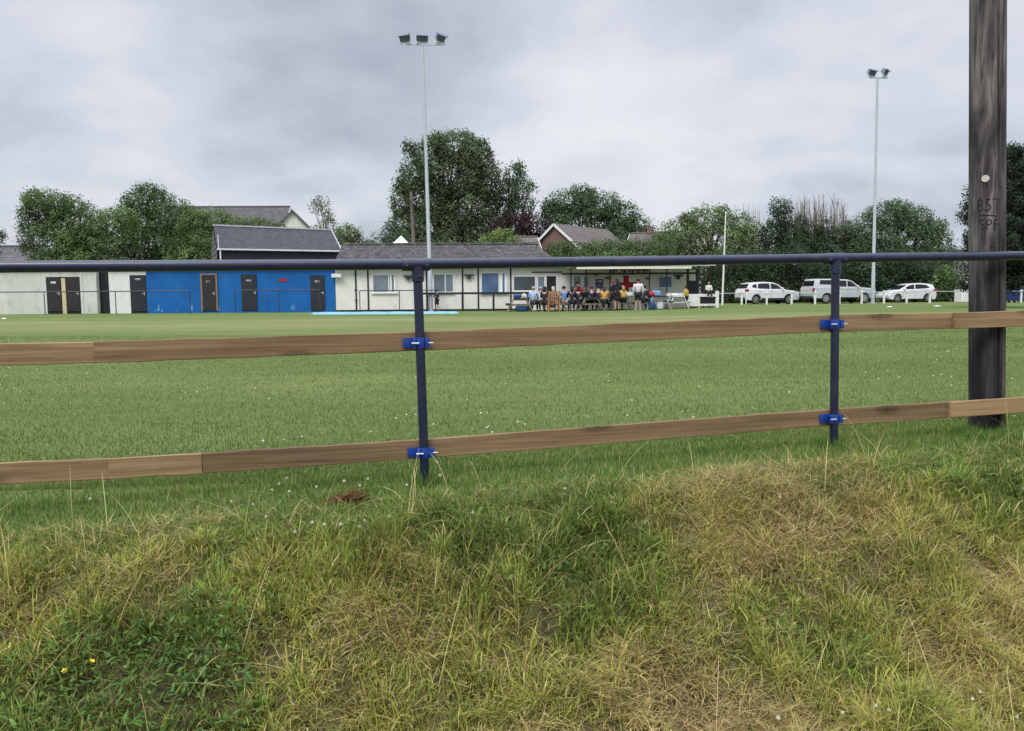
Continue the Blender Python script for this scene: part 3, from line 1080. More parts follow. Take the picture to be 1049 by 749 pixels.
# ------------------------------------------------------------------ floodlights, masts
def floodlight(name, label, px0, py0, px1, py1, Y, heads, group):
    base = P(px0, py0, Y); base.z = float(T(base.x, base.y))
    top = P(px1, py1, Y)
    o = thing(name, label, 'floodlight', base, 0, group)
    v = top - base; n = v.normalized(); H = v.length
    b = MB()
    b.path([(0, 0, 0), n * 2.2, n * 2.25, n * (H * .55), n * (H * .555), n * H], [.13, .128, .115, .095, .088, .075], 14)
    pole = b.build('pole', M['steel'], o, smooth=True)
    MB().bb(-.2, .2, -.2, .2, 0, .03).build('base_plate', M['steel'], o)
    xs = [h[0] for h in heads]
    cz = v + Vector((0, 0, .02))
    MB().bar(cz + Vector((min(xs) - .15, 0, 0)), cz + Vector((max(xs) + .15, 0, -.02)), .07, .07).build('crossarm', M['steel'], o)
    for (hx, rz, tilt) in heads:
        RM = Matrix.Rotation(rz, 4, 'Z') @ Matrix.Rotation(tilt, 4, 'X')
        loc = cz + Vector((hx, 0, .38))
        def tr(p): return loc + (RM @ Vector(p))
        b = MB()
        # housing: a shallow tapered box behind the glass, with a short visor along the top edge
        w2, h2 = .33, .21
        f = [tr((-w2, -.06, -h2)), tr((w2, -.06, -h2)), tr((w2, -.06, h2)), tr((-w2, -.06, h2))]
        k = [tr((-w2 * .7, .24, -h2 * .6)), tr((w2 * .7, .24, -h2 * .6)), tr((w2 * .7, .24, h2 * .6)), tr((-w2 * .7, .24, h2 * .6))]
        b.add(f + k, [(0, 1, 5, 4), (1, 2, 6, 5), (2, 3, 7, 6), (3, 0, 4, 7), (7, 6, 5, 4), (0, 3, 2, 1)])
        vz = [tr(p) for p in ((-w2 - .02, -.065, h2 - .01), (w2 + .02, -.065, h2 - .01), (w2 + .02, -.22, h2 - .05), (-w2 - .02, -.22, h2 - .05),
                              (-w2 - .02, -.065, h2 + .015), (w2 + .02, -.065, h2 + .015), (w2 + .02, -.22, h2 - .025), (-w2 - .02, -.22, h2 - .025))]
        b.add(vz, [(0, 1, 2, 3), (7, 6, 5, 4), (0, 3, 7, 4), (1, 5, 6, 2), (3, 2, 6, 7), (0, 4, 5, 1)])
        hd = b.build('lamp_head', M['lampbody'], o)
        g = MB(); g.add([tr((-w2 + .03, -.066, -h2 + .03)), tr((w2 - .03, -.066, -h2 + .03)), tr((w2 - .03, -.066, h2 - .04)), tr((-w2 + .03, -.066, h2 - .04))], [(0, 1, 2, 3)])
        g.build('lamp_glass', M['lampglass'], hd)
        q = [tr(p) for p in ((-w2 + .04, -.12, -h2 - .012), (w2 - .04, -.12, -h2 - .012), (w2 - .04, .06, -h2 - .012), (-w2 + .04, .06, -h2 - .012),
                             (-w2 + .04, -.10, -h2 - .13), (w2 - .04, -.10, -h2 - .13), (w2 - .04, .03, -h2 - .13), (-w2 + .04, .03, -h2 - .13))]
        g = MB(); g.add(q, [(0, 1, 2, 3), (7, 6, 5, 4), (0, 4, 5, 1), (1, 5, 6, 2), (2, 6, 7, 3), (3, 7, 4, 0)]); g.build('gear_tray', M['white'], hd)
        b = MB()
        for sx_ in (-1, 1):
            b.bar(cz + Vector((hx + sx_ * w2 * .95 * math.cos(rz), sx_ * w2 * .95 * math.sin(rz), .03)), tr((sx_ * (w2 + .02), .06, 0)), .035, .02)
        b.bar(cz + Vector((hx - w2 * math.cos(rz), -w2 * math.sin(rz), .04)), cz + Vector((hx + w2 * math.cos(rz), w2 * math.sin(rz), .04)), .05, .03)
        b.build('bracket', M['steel'], hd)
    return o


floodlight('floodlight', 'tall grey floodlight mast with three lamp heads in front of the clubhouse', 441.5, 317, 432.8, 46, 45.3,
           [(-.98, R(-22), R(36)), (-.02, R(16), R(36)), (1.02, R(50), R(40))], 'floodlight masts round the pitch')
floodlight('floodlight', 'tall grey floodlight mast with two lamp heads beside the parked white cars', 894, 312, 899, 80, 56,
           [(-.38, R(24), R(34)), (.55, R(46), R(36))], 'floodlight masts round the pitch')

b = MB(); Y = 55
p0 = G(740, Y); p1 = P(743.5, 218, Y)
o = thing('flag_mast', 'thin white mast without a flag right of the clubhouse end', 'mast', p0)
v = p1 - p0
b.path([(0, 0, 0), v * .5, v], [.075, .06, .035], 10).build('mast_pole', M['white'], o, smooth=True)
MB().ell(v, (.06, .06, .06), 10, 6).build('mast_cap', M['white'], o, smooth=True)

Y = 57
p0 = G(427, Y); p1 = P(421, 197, Y); v = p1 - p0
o = thing('utility_pole', 'bare brown wooden utility pole standing behind the clubhouse roof', 'pole', p0)
MB().path([(0, 0, 0), v], [.15, .11], 12).build('pole_shaft', M['picnic'], o, smooth=True)
MB().bar(v * .93 + Vector((-.05, -.12, 0)), v * .70 + Vector((.25, -.14, 0)), .05, .05).build('stay_bracket', M['steeldark'], o)
# ------------------------------------------------------------------ buildings
class Front:
    """a facade plane: y = A + B x ; gives local coordinates (x along, y back, z up) for points seen on it"""
    def __init__(s, A, B, origin_px):
        s.A, s.B = A, B; s.ang = math.atan(B)
        Y = s.Y(origin_px)
        s.o = G(origin_px, Y); s.o.z = 0.0
        s.M = Matrix.Translation(s.o) @ Matrix.Rotation(s.ang, 4, 'Z'); s.I = s.M.inverted()

    def Y(s, px, off=0):
        u = P(px, 300, 1).x
        return (s.A + off / math.cos(math.atan(s.B))) / (1 - s.B * u)

    def pt(s, px, py, off=0):
        return s.I @ P(px, py, s.Y(px, off))

    def rect(s, px0, px1, py0, py1, off, th):
        """(x0,x1,y0,y1,z0,z1) local box whose face at 'off' covers the pixel rectangle (py0 upper)"""
        a = s.pt(px0, (py0 + py1) / 2, off); b = s.pt(px1, (py0 + py1) / 2, off); m_ = (px0 + px1) / 2
        return (a.x, b.x, off, off + th, s.pt(m_, py1, off).z, s.pt(m_, py0, off).z)

    def X(s, px, off=0): return s.pt(px, 300, off).x


ROW = Front(46.6, .06, 343)


def frame_boxes(b, r, w_, y0, y1):
    x0, x1, _, _, z0, z1 = r
    b.bb(x0 - w_, x0, y0, y1, z0 - w_, z1 + w_); b.bb(x1, x1 + w_, y0, y1, z0 - w_, z1 + w_)
    b.bb(x0, x1, y0, y1, z1, z1 + w_); b.bb(x0, x1, y0, y1, z0 - w_, z0)


def window(parent, F, px0, px1, py0, py1, off, glass, mull=(), fr='white', curtain=None, sill=True):
    r = F.rect(px0, px1, py0, py1, off, .03)
    x0, x1, _, _, z0, z1 = r
    b = MB(); frame_boxes(b, r, .07, off - .035, off + .02)
    for m_ in mull:
        X = F.X(m_, off); b.bb(X - .035, X + .035, off - .03, off + .02, z0, z1)
    if sill: b.bb(x0 - .12, x1 + .12, off - .09, off - .036, z0 - .11, z0 - .072)
    f = b.build('window', M[fr], parent)
    MB().bb(x0, x1, off - .012, off + .012, z0, z1).build('pane', M[glass], f)
    if curtain:
        b = MB(); rr = random.Random(int(px0))
        for c0, c1 in curtain:
            xa, xb = F.X(c0, off), F.X(c1, off); n = max(3, int((xb - xa) / .1))
            b.add([p for i in range(n + 1) for p in ((xa + (xb - xa) * i / n, off - .014 - (.006 if i % 2 else 0), z0 + .02), (xa + (xb - xa) * i / n, off - .014 - (.006 if i % 2 else 0), z1 - .02))],
                  [(2 * i, 2 * i + 2, 2 * i + 3, 2 * i + 1) for i in range(n)])
        b.build('curtain', M['whitecloth'], f)
    return f


def door(parent, F, px0, px1, py0, py1, off, mat, frame=None, sign=True, label=None, handle_right=True):
    r = F.rect(px0, px1, py0, py1, off, .04)
    x0, x1, _, _, z0, z1 = r
    z0 = max(z0, float(0.0))
    d = MB().bb(x0, x1, off - .02, off + .03, z0, z1).build('door', M[mat], parent, bevel=.006)
    if label: d['label'] = label
    b = MB(); w_ = (x1 - x0)
    for k in range(2):
        zz0 = z0 + .15 + k * .95; b.bb(x0 + .12, x1 - .12, off - .032, off - .0215, zz0, zz0 + .75)
    b.build('door_panel', M[mat], d, bevel=.008)
    hx = x1 - .09 if handle_right else x0 + .09
    b = MB(); b.bb(hx - .02, hx + .02, off - .05, off - .0215, z0 + .92, z0 + 1.10); b.tube((hx, off - .06, z0 + 1.02), (hx - (.12 if handle_right else -.12), off - .06, z0 + 1.02), .012, n=8)
    b.build('handle', M['steel'], d)
    if sign:
        cx = (x0 + x1) / 2
        MB().bb(cx - .15, cx + .15, off - .032, off - .0215, z1 - .42, z1 - .30).build('door_sign', M['white'], d)
    if frame:
        b = MB(); w2 = .09
        b.bb(x0 - w2, x0 - .003, off - .05, off + .02, z0, z1 + w2); b.bb(x1 + .003, x1 + w2, off - .05, off + .02, z0, z1 + w2); b.bb(x0 - .003, x1 + .003, off - .05, off + .02, z1 + .003, z1 + w2)
        b.build('door_frame', M[frame], d)
    return d


def root_of(F, name, label, cat, group=None):
    o = thing(name, label, cat, F.o, F.ang, group)
    return o


# -- white changing block at the far left
HB = 2.62
wb = root_of(ROW, 'changing_block', 'low stained white changing block with a pair of brown doors at the far left', 'building')
X = lambda p, off=0: ROW.X(p, off)
b = MB()
b.bb(X(-190), X(47.6), 0, .18, 0, HB); b.bb(X(82.5), X(99.2), 0, .18, 0, HB)
b.bb(X(47.6), X(82.5), 0.002, .18, 2.12, HB)
b.bb(X(99.2) - .18, X(99.2), .18, 5.5, 0, HB); b.bb(X(-190), X(-190) + .18, .18, 5.5, 0, HB); b.bb(X(-190), X(99.2), 5.32, 5.5, 0, HB)
b.build('wall', M['dirtywhite'], wb)
MB().bb(X(-192), X(99.9), -.22, 5.7, HB, HB + .14).build('flat_roof', M['steeldark'], wb)
MB().bb(X(47.6), X(82.5), .06, .17, 0, 2.12).build('door_recess', M['black'], wb)
door(wb, ROW, 48.2, 62.6, 283, 319, .03, 'doorbrown', label='brown door with a white notice')
door(wb, ROW, 68, 82, 283, 319, .03, 'doorbrown', sign=False)
MB().bb(X(63.4), X(67.4), -.015, .06, 0, 2.05).build('door_post', M['creampost'], wb)
b = MB(); b.bb(X(82.6), X(85.2), -.03, -.001, 0, 2.5); b.build('downpipe', M['dirtywhite'], wb)

# -- blue block: white panel, then a long royal blue wall with dark doors
bb_ = root_of(ROW, 'changing_block', 'long low royal blue changing block with white name plates on dark doors', 'building')
b = MB(); b.bb(X(150.3), X(343.5), 0, .18, 0, HB)
b.build('blue_wall', M['royal'], bb_)
b = MB(); b.bb(X(112), X(133.4), 0, .18, 0, HB); b.bb(X(133.4), X(150.3), .001, .18, 2.2, HB)
b.bb(X(112), X(112) + .18, .18, 5.5, 0, HB); b.bb(X(112), X(343.5), 5.32, 5.5, 0, HB); b.bb(X(343.5) - .18, X(343.5), .18, 5.3, 0, HB)
b.build('white_wall', M['white'], bb_)
MB().bb(X(110.5), X(344), -.24, 5.7, HB, HB + .14).build('flat_roof', M['steeldark'], bb_)
MB().bb(X(99.4), X(111.8), .35, .42, 0, 2.5).build('gap_shade_panel', M['black'], bb_)  # black panel added to darken the open gap between the blocks
b = MB(); b.bb(X(110.5), X(151), -.1, 2.5, HB + .142, HB + .30); b.build('roof_light', M['steel'], bb_)
MB().bb(X(133.4), X(150.3), .05, .17, 0, 2.2).build('door_recess', M['black'], bb_)
door(bb_, ROW, 134, 149.8, 280, 319, .03, 'door', label='dark door beside the white panel')
door(bb_, ROW, 207.6, 221.4, 282, 318.5, -.035, 'doorbrown', frame='doorframe', label='dark door in an ochre wooden frame')
door(bb_, ROW, 247.5, 263.2, 281, 318, -.035, 'door')
door(bb_, ROW, 318.2, 332.6, 282, 318, -.035, 'door')
r = ROW.rect(341.5, 351, 281, 283.5, -.5, .1)
b = MB(); b.bb(X(341), X(351), -.34, -.02, r[4] - .05, r[5] + .03); b.build('bulkhead_lamp', M['white'], bb_, bevel=.02)
M['redplate'] = paint('red_sign', (.25, .03, .05), .5)
c = ROW.pt(290, 287, 0)
b = MB()
b.prism([(c.x + .28 * math.cos(t), c.z + .11 * math.sin(t)) for t in np.linspace(0, 2 * math.pi, 25)[:-1]], 'y', -.02, -.001)
b.build('wall_plaque', M['redplate'], bb_)
# scuffed pale paint at the foot of the wall
rr = random.Random(4); scuff = paint('pale_scuff', (.12, .28, .55), .7)
for px in (158, 160.5, 162, 165, 181, 196, 224, 299, 301):
    x_ = X(px); h_ = rr.uniform(.1, .42); w_ = rr.uniform(.03, .10); z_ = rr.uniform(.05, .15)
    b = MB(); b.poly([(x_ - w_, -.004, z_), (x_ + w_ * .6, -.004, z_ + .02), (x_ + w_ * .3, -.004, z_ + h_), (x_ - w_ * .4, -.004, z_ + h_ * .8)]); b.build('paint_scuff', scuff, bb_, fixn=False)


# -- dark slate roofed store behind the blue block
SR = R(24)
e0 = P(223, 255, 50.0)
st = thing('store_building', 'dark boarded store with a streaked slate roof rising behind the blue block', 'building', (e0.x, e0.y, 0), SR)
Ls = 7.8; dep = 3.3; ez = e0.z; rz_ = P(215, 233, 53).z; D2 = dep * 2
b = MB(); b.bb(.05, Ls - .1, .12, D2 - .12, 0, ez - .02); b.build('wall', M['darkwall'], st)
b = MB(); b.add([(0, 0, ez), (Ls, 0, ez), (Ls - .0, dep, rz_), (0, dep, rz_ + .1), (0, D2, ez), (Ls, D2, ez),
                 (0, 0, ez - .1), (Ls, 0, ez - .1), (Ls, dep, rz_ - .1), (0, dep, rz_), (0, D2, ez - .1), (Ls, D2, ez - .1)],
                [(0, 1, 2, 3), (3, 2, 5, 4), (6, 9, 8, 7), (9, 10, 11, 8), (0, 6, 7, 1), (4, 5, 11, 10)])
b.build('roof', M['slate'], st)
b = MB(); b.bar((-.05, -.05, ez - .02), (Ls + .05, -.05, ez - .02), .10, .10); b.build('gutter', M['white'], st)
b = MB(); b.bar((-.05, dep, rz_ + .15), (Ls + .03, dep, rz_ + .05), .16, .10); b.build('ridge_capping', M['steel'], st)
b = MB(); b.bar((Ls + .04, -.05, ez), (Ls + .04, dep, rz_), .05, .16); b.bar((Ls + .04, dep, rz_), (Ls + .04, D2, ez), .05, .16); b.build('bargeboard', M['steel'], st)
b = MB()
for k in range(15):
    z0 = .3 + k * .34; z1 = z0 + .36
    def yy_(z): return 0.0 if z <= ez else min(dep, (z - ez) / (rz_ - ez) * dep)
    if z0 > rz_ - .1: break
    z1 = min(z1, rz_ - .02)
    o_ = -.03
    b.add([(o_ - .03, yy_(z0), z0), (o_ - .03, D2 - yy_(z0), z0), (o_, D2 - yy_(z1), z1), (o_, yy_(z1), z1)], [(3, 2, 1, 0)])
b.build('gable_boarding', M['greyboard'], st)
b = MB(); b.tube((.15, -.02, ez - 1.6), (.15, -.02, ez), .05, n=8); b.tube((.05, -.02, ez), (.05, -.02, ez + .9), .03, n=6); b.build('downpipe', M['white'], st)

# -- clubhouse
ch = root_of(ROW, 'clubhouse', 'long low white clubhouse with black trim, grey tiled roof and an open flat canopy', 'building')
WX0, WX1, WXE = X(343.9), X(575), X(703)
WH = 2.55
b = MB(); b.bb(WX0, WXE, .0, .2, 0, WH + .02); b.bb(WXE - .2, WXE, .2, 7.5, 0, WH + .02); b.bb(WX0, WX0 + .2, .2, 7.5, 0, WH + .02); b.bb(WX0, WXE, 7.3, 7.5, 0, WH + .02)
b.build('wall', M['cream'], ch)
# trims
b = MB()
for px in (364.8, 377.3, 437.2, 474, 490, 523.3):
    b.bb(X(px) - .045, X(px) + .045, -.03, -.001, .1, WH)
b.bb(WX0, X(545), -.045, -.001, .0, .1)
b.build('wall_trim', M['black'], ch)
for z in (.65, 1.25, 2.15):
    MB().bb(X(363.2), X(366.2), -.05, -.031, z, z + .05).build('hinge', M['steeldark'], ch)
window(ch, ROW, 382.5, 405.8, 282, 299, -.02, 'glass', mull=(398.6,), curtain=[(400, 401.5), (403.8, 405.5)])
window(ch, ROW, 444.5, 463.8, 281.5, 299, -.02, 'glass', mull=(456.3,))
window(ch, ROW, 493.5, 519.5, 280, 299.5, -.02, 'glassblue', mull=(511.3,), curtain=[(512, 514.8), (517, 519.2)])
window(ch, ROW, 526.5, 548, 283.5, 297.5, -.02, 'glassdark', fr='white')
window(ch, ROW, 551.2, 557.5, 283.5, 299, -.02, 'glass')
r = ROW.rect(560, 569.6, 283, 318, -.02, .04)
MB().bb(r[0], r[1], -.015, -.002, .02, r[5]).build('doorway', M['black'], ch)  # flat black panel stands in for the dark inside the open door
b = MB(); frame_boxes(b, (r[0], r[1], 0, 0, .1, r[5]), .08, -.05, -.003); b.build('door_frame', M['white'], ch)
b = MB()
for k in range(6):
    xa = X(571) + k * .13; b.bb(xa, xa + .11, -.04, -.006, .1, 2.05)
b.build('slatted_door', M['white'], ch)
window(ch, ROW, 588, 603, 283.3, 294.5, -.02, 'glass', mull=(595,), curtain=[(595.5, 598)])
window(ch, ROW, 675.2, 687.8, 283.6, 294.2, -.02, 'glassblue')
# security lights
for i, (px, py) in enumerate(((418.5, 283), (480.5, 282), (694.5, 282.5))):
    c = ROW.pt(px, py, 0); b = MB(); b.bb(c.x - .28, c.x + .28, -.22, -.02, c.z - .03, c.z + .05); b.bb(c.x - .1, c.x + .1, -.16, -.05, c.z - .22, c.z - .035)
    b.build('security_light', M['steeldark'], ch, bevel=.01)
# tiled roof (front slope and back slope, hipped at the right)
ezr = 2.62; ridge_y = 3.7; rzt = ROW.pt(450, 250.5, ridge_y).z
rx1 = X(548, ridge_y); ex1 = X(577, -.35)
def roof_verts(dz):
    return [(WX0 - .1, -.35, ezr + dz), (ex1, -.35, ezr + dz), (rx1, ridge_y, rzt + dz), (WX0 - .1, ridge_y, rzt + dz), (WX0 - .1, 7.8, ezr + dz), (ex1, 7.8, ezr + dz)]
b = MB(); b.add(roof_verts(0) + roof_verts(-.1), [(0, 1, 2, 3), (3, 2, 5, 4), (1, 5, 2), (9, 8, 7, 6), (10, 11, 8, 9), (8, 11, 7), (0, 6, 7, 1), (4, 5, 11, 10), (0, 3, 9, 6), (3, 4, 10, 9), (1, 7, 11, 5)])
rf = b.build('roof', M['tile'], ch)
b = MB(); rr = random.Random(9)
xx = WX0 - .1
while xx < rx1 - .1:
    l_ = .42; b.path([(xx, ridge_y, rzt + .0), (xx + l_, ridge_y, rzt + rr.uniform(-.01, .012))], .11, 8); xx += l_ + .006
b.build('ridge_tiles', M['tile'], rf)
MB().bar((WX0 - .1, -.38, ezr - .05), (X(590), -.38, ezr - .05), .09, .12).build('gutter', M['black'], ch)
# the flat canopy over the terrace
cx0, cx1 = X(577.5, -1.2), X(733, -2.3)
zc = ROW.pt(733, 272, -2.3).z
b = MB(); b.add([(cx0, -2.3, zc), (cx1, -2.3, zc), (cx1, 3.5, zc), (cx0, 3.5, zc), (cx0, -2.3, zc + .16), (cx1, -2.3, zc + .16), (cx1, 3.5, zc + .22), (cx0, 3.5, zc + .22)],
                [(0, 3, 2, 1), (4, 5, 6, 7), (0, 1, 5, 4), (1, 2, 6, 5), (2, 3, 7, 6), (3, 0, 4, 7)])
cp = b.build('canopy', M['white'], ch)
MB().bb(cx0 + .6, cx1 - 1.4, -2.27, -2.24, zc - .17, zc - .002).build('fascia', M['cream'], cp)
b = MB()
k = cx0 + .3
while k < cx1 - .1:
    b.bb(k - .025, k + .025, -2.2, -.02, zc - .09, zc - .002); k += .6
b.build('canopy_joists', M['cream'], cp)
b = MB()
zb = ROW.pt(640, 280.3, -1.6).z
b.bb(X(575, -1.6), X(716, -1.6), -1.66, -1.54, zb - .055, zb + .055)
b.bb(X(545, -1.6), X(576, -1.6), -1.65, -1.55, zb - .045 + .1, zb + .045 + .1)
b.build('canopy_beam', M['black'], ch)
for px in (585, 600.8, 625, 665.6, 683.4, 716, 721.5):
    xx = X(px, -1.6); MB().bb(xx - .035, xx + .035, -1.53, -1.46, .02, zc - .002).build('canopy_post', M['steeldark'], ch)
xx = X(523.3, -1.2)
# dark boarded return at the right end with a notice
b = MB(); b.bb(X(703.6), X(714.6), .05, .15, 0, zc - .01); b.build('side_screen', M['door'], ch)
r = ROW.rect(706, 712.6, 276, 287.5, .0, .04)
MB().bb(r[0], r[1], .0, .048, r[4], r[5]).build('notice_board', M['white'], ch)
b = MB(); b.bb(X(714.8), X(729), 2.5, 2.6, 0, 2.4); b.build('rear_screen', M['darkwall'], ch)
# cctv dome style camera on the wall
c = ROW.pt(632, 285, 0)
for px, py in ((609.5, 281.5), (621.5, 285), (663, 285.5)):
    c = ROW.pt(px, py, 0); b = MB(); b.tube((c.x, -.02, c.z + .06), (c.x, -.16, c.z), .025, n=8); b.bb(c.x - .11, c.x + .11, -.26, -.13, c.z - .05, c.z + .05); b.build('wall_camera', M['black'], ch)

# black timber barrier in front of the clubhouse wall
bz = ROW.pt(480, 300.5, -1.2).z
bf = root_of(ROW, 'timber_barrier', 'black timber post and rail barrier along the white clubhouse wall', 'fence')
MB().bar((X(433, -1.2), -1.2, bz), (X(545, -1.2), -1.2, bz), .10, .12).build('rail', M['black'], bf)
for px in (437.5, 473.8, 505.5, 541):
    MB().bb(X(px, -1.2) - .06, X(px, -1.2) + .06, -1.26, -1.14, 0, bz - .062).build('post', M['black'], bf)

# thin steel hand rails
def handrail(name, label, px0, px1, py, off, posts, group=None):
    o = root_of(ROW, name, label, 'railing', group)
    z = ROW.pt((px0 + px1) / 2, py, off).z
    MB().tube((X(px0, off), off, z), (X(px1, off), off, z), .028, n=8).build('rail', M['steeldark'], o, smooth=True)
    for p in posts: MB().tube((X(p, off), off, 0), (X(p, off), off, z), .026, n=8).build('post', M['steeldark'], o, smooth=True)
handrail('hand_rail', 'thin steel pitch side rail in front of the white changing block', -150, 194.5, 299.2, -2.2, (-140, -90, -40, 45, 118, 194.4))
handrail('hand_rail', 'thin steel rail in front of the two right-hand doors of the blue block', 240.5, 327.5, 297.3, -1.4, (240.6, 285.5, 327.4))
handrail('hand_rail', 'thin steel rail in front of the left windows of the white clubhouse', 368.3, 446, 297.6, -1.4, (368.4, 409, 446))

# things hanging on the clubhouse
def england_flag():
    a = ROW.pt(627, 281.5, -.06); c = ROW.pt(655, 303.5, -.06)
    w_ = c.x - a.x; h_ = a.z - c.z
    nx, nz = 40, 28
    vs = []; fs = [[], []]
    for j in range(nz + 1):
        for i in range(nx + 1):
            u, v = i / nx, j / nz
            y = -.07 - .03 * math.sin(u * 15 + v * 2) * (.3 + v) - .02 * math.sin(u * 7 - v * 5)
            vs.append((a.x + w_ * u + .02 * math.sin(v * 4), y, a.z - h_ * v - .10 * (4 * u * (1 - u)) * (1 - v) * .6))
    b = MB(); b.add(vs, [])
    for j in range(nz):
        for i in range(nx):
            u, v = (i + .5) / nx, (j + .5) / nz
            b.f.append((j * (nx + 1) + i, j * (nx + 1) + i + 1, (j + 1) * (nx + 1) + i + 1, (j + 1) * (nx + 1) + i))
            b.mi.append(1 if abs(u - .5) < .095 or abs(v - .45) < .125 else 0)
    o = b.build('hanging_flag', [M['whitecloth'], M['redcloth']], None, smooth='all', fixn=False)
    o.location = ROW.o; o.rotation_euler = (0, 0, ROW.ang)
    tag(o, 'white flag with a red upright cross hanging on the clubhouse wall', 'flag')
england_flag()
r = ROW.rect(610.2, 618, 286, 295.5, -.04, .03)
po = root_of(ROW, 'wall_poster', 'purple and blue framed poster on the clubhouse wall left of the flag', 'poster')
M['posterpurple'] = paint('poster_purple', (.085, .055, .17), .4); M['posterblue'] = paint('poster_blue', (.06, .12, .30), .4)
b = MB(); b.bb(r[0], r[1], -.05, -.003, r[4], r[5]); b.build('frame', M['posterpurple'], po)
zm = (r[4] + r[5]) / 2
MB().add([(r[0] + .05, -.056, r[4] + .05), (r[1] - .05, -.056, r[4] + .05), (r[1] - .05, -.056, zm + .08), (r[0] + .05, -.056, zm - .05)], [(0, 1, 2, 3)]).build('lower_panel', M['posterblue'], po)
MB().bb(r[0] + .08, r[1] - .08, -.058, -.0565, zm + .12, zm + .18).build('title_strip', M['whitecloth'], po)
bu = root_of(ROW, 'bunting', 'string of small dark and red pennants under the clubhouse canopy', 'bunting')
zs = ROW.pt(644, 275.6, -1.6).z
pts = [(X(624 + 41 * i / 20, -1.6), -1.68, zs - .05 * math.sin(i / 20 * math.pi * 4) ** 2) for i in range(21)]
MB().path(pts, .008, 5).build('string', M['black'], bu)
M['pennantred'] = paint('pennant_red', (.30, .02, .03), .8)
for i in range(14):
    px = 625.5 + 2.85 * i
    if i == 3: continue
    xx = X(px, -1.6); b = MB()
    hgt = .21 + .05 * math.sin(i * 2.7)
    b.add([(xx - .075, -1.686, zs), (xx + .075, -1.686, zs), (xx + .02, -1.69, zs - hgt), (xx - .09, -1.69, zs - hgt + .03)], [(0, 1, 2, 3)])
    b.build('pennant', M['pennantred'] if i in (6, 9) else M['black'], bu, fixn=False)

# white fence at the right end of the terrace
wf = root_of(ROW, 'terrace_fence', 'low white timber fence with dark panels at the right end of the terrace', 'fence')
oy = -2.0
zt = ROW.pt(720, 301.2, oy).z; zl = ROW.pt(720, 313, oy).z
for px, w_ in ((704.5, .05), (716.2, .05), (734.6, .10)):
    MB().bb(X(px, oy) - w_, X(px, oy) + w_, oy - .05, oy + .05, 0, zt + (.16 if px > 730 else .02)).build('post', M['white'], wf, bevel=.01)
MB().bb(X(703.5, oy), X(733.5, oy), oy - .10, oy - .052, zt - .16, zt).build('top_rail', M['white'], wf)
MB().bb(X(716, oy), X(733.5, oy), oy - .10, oy - .052, zl - .02, zl + .10).build('bottom_rail', M['white'], wf)
MB().bb(X(704, oy), X(716, oy), oy - .095, oy - .055, zl - .04, zt - .162).build('side_panel', M['white'], wf)
MB().bb(X(716.4, oy), X(733.6, oy), oy - .03, oy + .02, zl + .04, zt - .15).build('dark_panel', M['black'], wf)
b = MB(); b.bb(X(683, oy), X(703.4, oy), oy - .02, oy + .03, .78, .95); b.bb(X(683, oy), X(703.4, oy), oy - .02, oy + .03, .30, .50)
b.build('side_rail', M['white'], wf)

# ------------------------------------------------------------------ houses behind
def house(name, label, pxl, pxr, eave_py, ridge_py, Y, depth, rz, wall, roof, windows=(), gable='none', over=.25, base=0, chim=None, ridge_px=None, cat='house'):
    """gable roofed house, ridge along local x"""
    c = P((pxl + pxr) / 2, eave_py, Y)
    L = (P(pxr, eave_py, Y) - P(pxl, eave_py, Y)).length / math.cos(rz)
    zE = c.z; zR = P((pxl + pxr) / 2, ridge_py, Y + depth / 2 * math.cos(rz)).z
    o = thing(name, label, cat, (c.x, c.y, 0), rz)
    h = L / 2
    b = MB()
    b.bb(-h, h, 0, depth, 0, zE - .05)
    b.add([(-h, 0, zE - .05), (-h, depth, zE - .05), (-h, depth / 2, zR - .12)], [(0, 1, 2)])
    b.add([(h, 0, zE - .05), (h, depth, zE - .05), (h, depth / 2, zR - .12)], [(0, 1, 2)])
    b.build('wall', M[wall], o)
    e = over; sl_ = (zR - zE) / (depth / 2)
    def rv(dz): return [(-h - e, -e, zE - e * sl_ + dz), (h + e, -e, zE - e * sl_ + dz), (h + e, depth / 2, zR + dz), (-h - e, depth / 2, zR + dz), (-h - e, depth + e, zE - e * sl_ + dz), (h + e, depth + e, zE - e * sl_ + dz)]
    b = MB(); b.add(rv(.06) + rv(-.06), [(0, 1, 2, 3), (3, 2, 5, 4), (9, 8, 7, 6), (10, 11, 8, 9), (0, 6, 7, 1), (4, 5, 11, 10), (0, 3, 9, 6), (3, 4, 10, 9), (1, 7, 8, 2), (2, 8, 11, 5)])
    rf = b.build('roof', M[roof], o)
    b = MB()
    for sx_ in (-1, 1):
        xx = sx_ * (h + e + .03)
        b.bar((xx, -e, zE - e * sl_ - .05), (xx, depth / 2, zR - .05), .05, .22); b.bar((xx, depth / 2, zR - .05), (xx, depth + e, zE - e * sl_ - .05), .05, .22)
    b.build('bargeboard', M['white'], rf)
    b = MB(); b.path([(-h - e, depth / 2, zR + .08), (h + e, depth / 2, zR + .08)], .10, 8); b.build('ridge_tiles', M[roof], rf)
    MB().bar((-h - e, -e - .05, zE - e * sl_ - .02), (h + e, -e - .05, zE - e * sl_ - .02), .1, .1).build('gutter', M['white'], o)
    for (u, z0, z1, w_) in windows:
        xx = -h + L * u; b = MB(); frame_boxes(b, (xx - w_ / 2, xx + w_ / 2, 0, 0, z0, z1), .07, -.05, -.004)
        f = b.build('window', M['white'], o); MB().bb(xx - w_ / 2, xx + w_ / 2, -.02, -.004, z0, z1).build('pane', M['glassdark'], f)
    if chim:
        xx = -h + L * chim; MB().bb(xx - .3, xx + .3, depth / 2 - .3, depth / 2 + .3, zR - .4, zR + .8).build('chimney', M['brick'], rf)
    return o


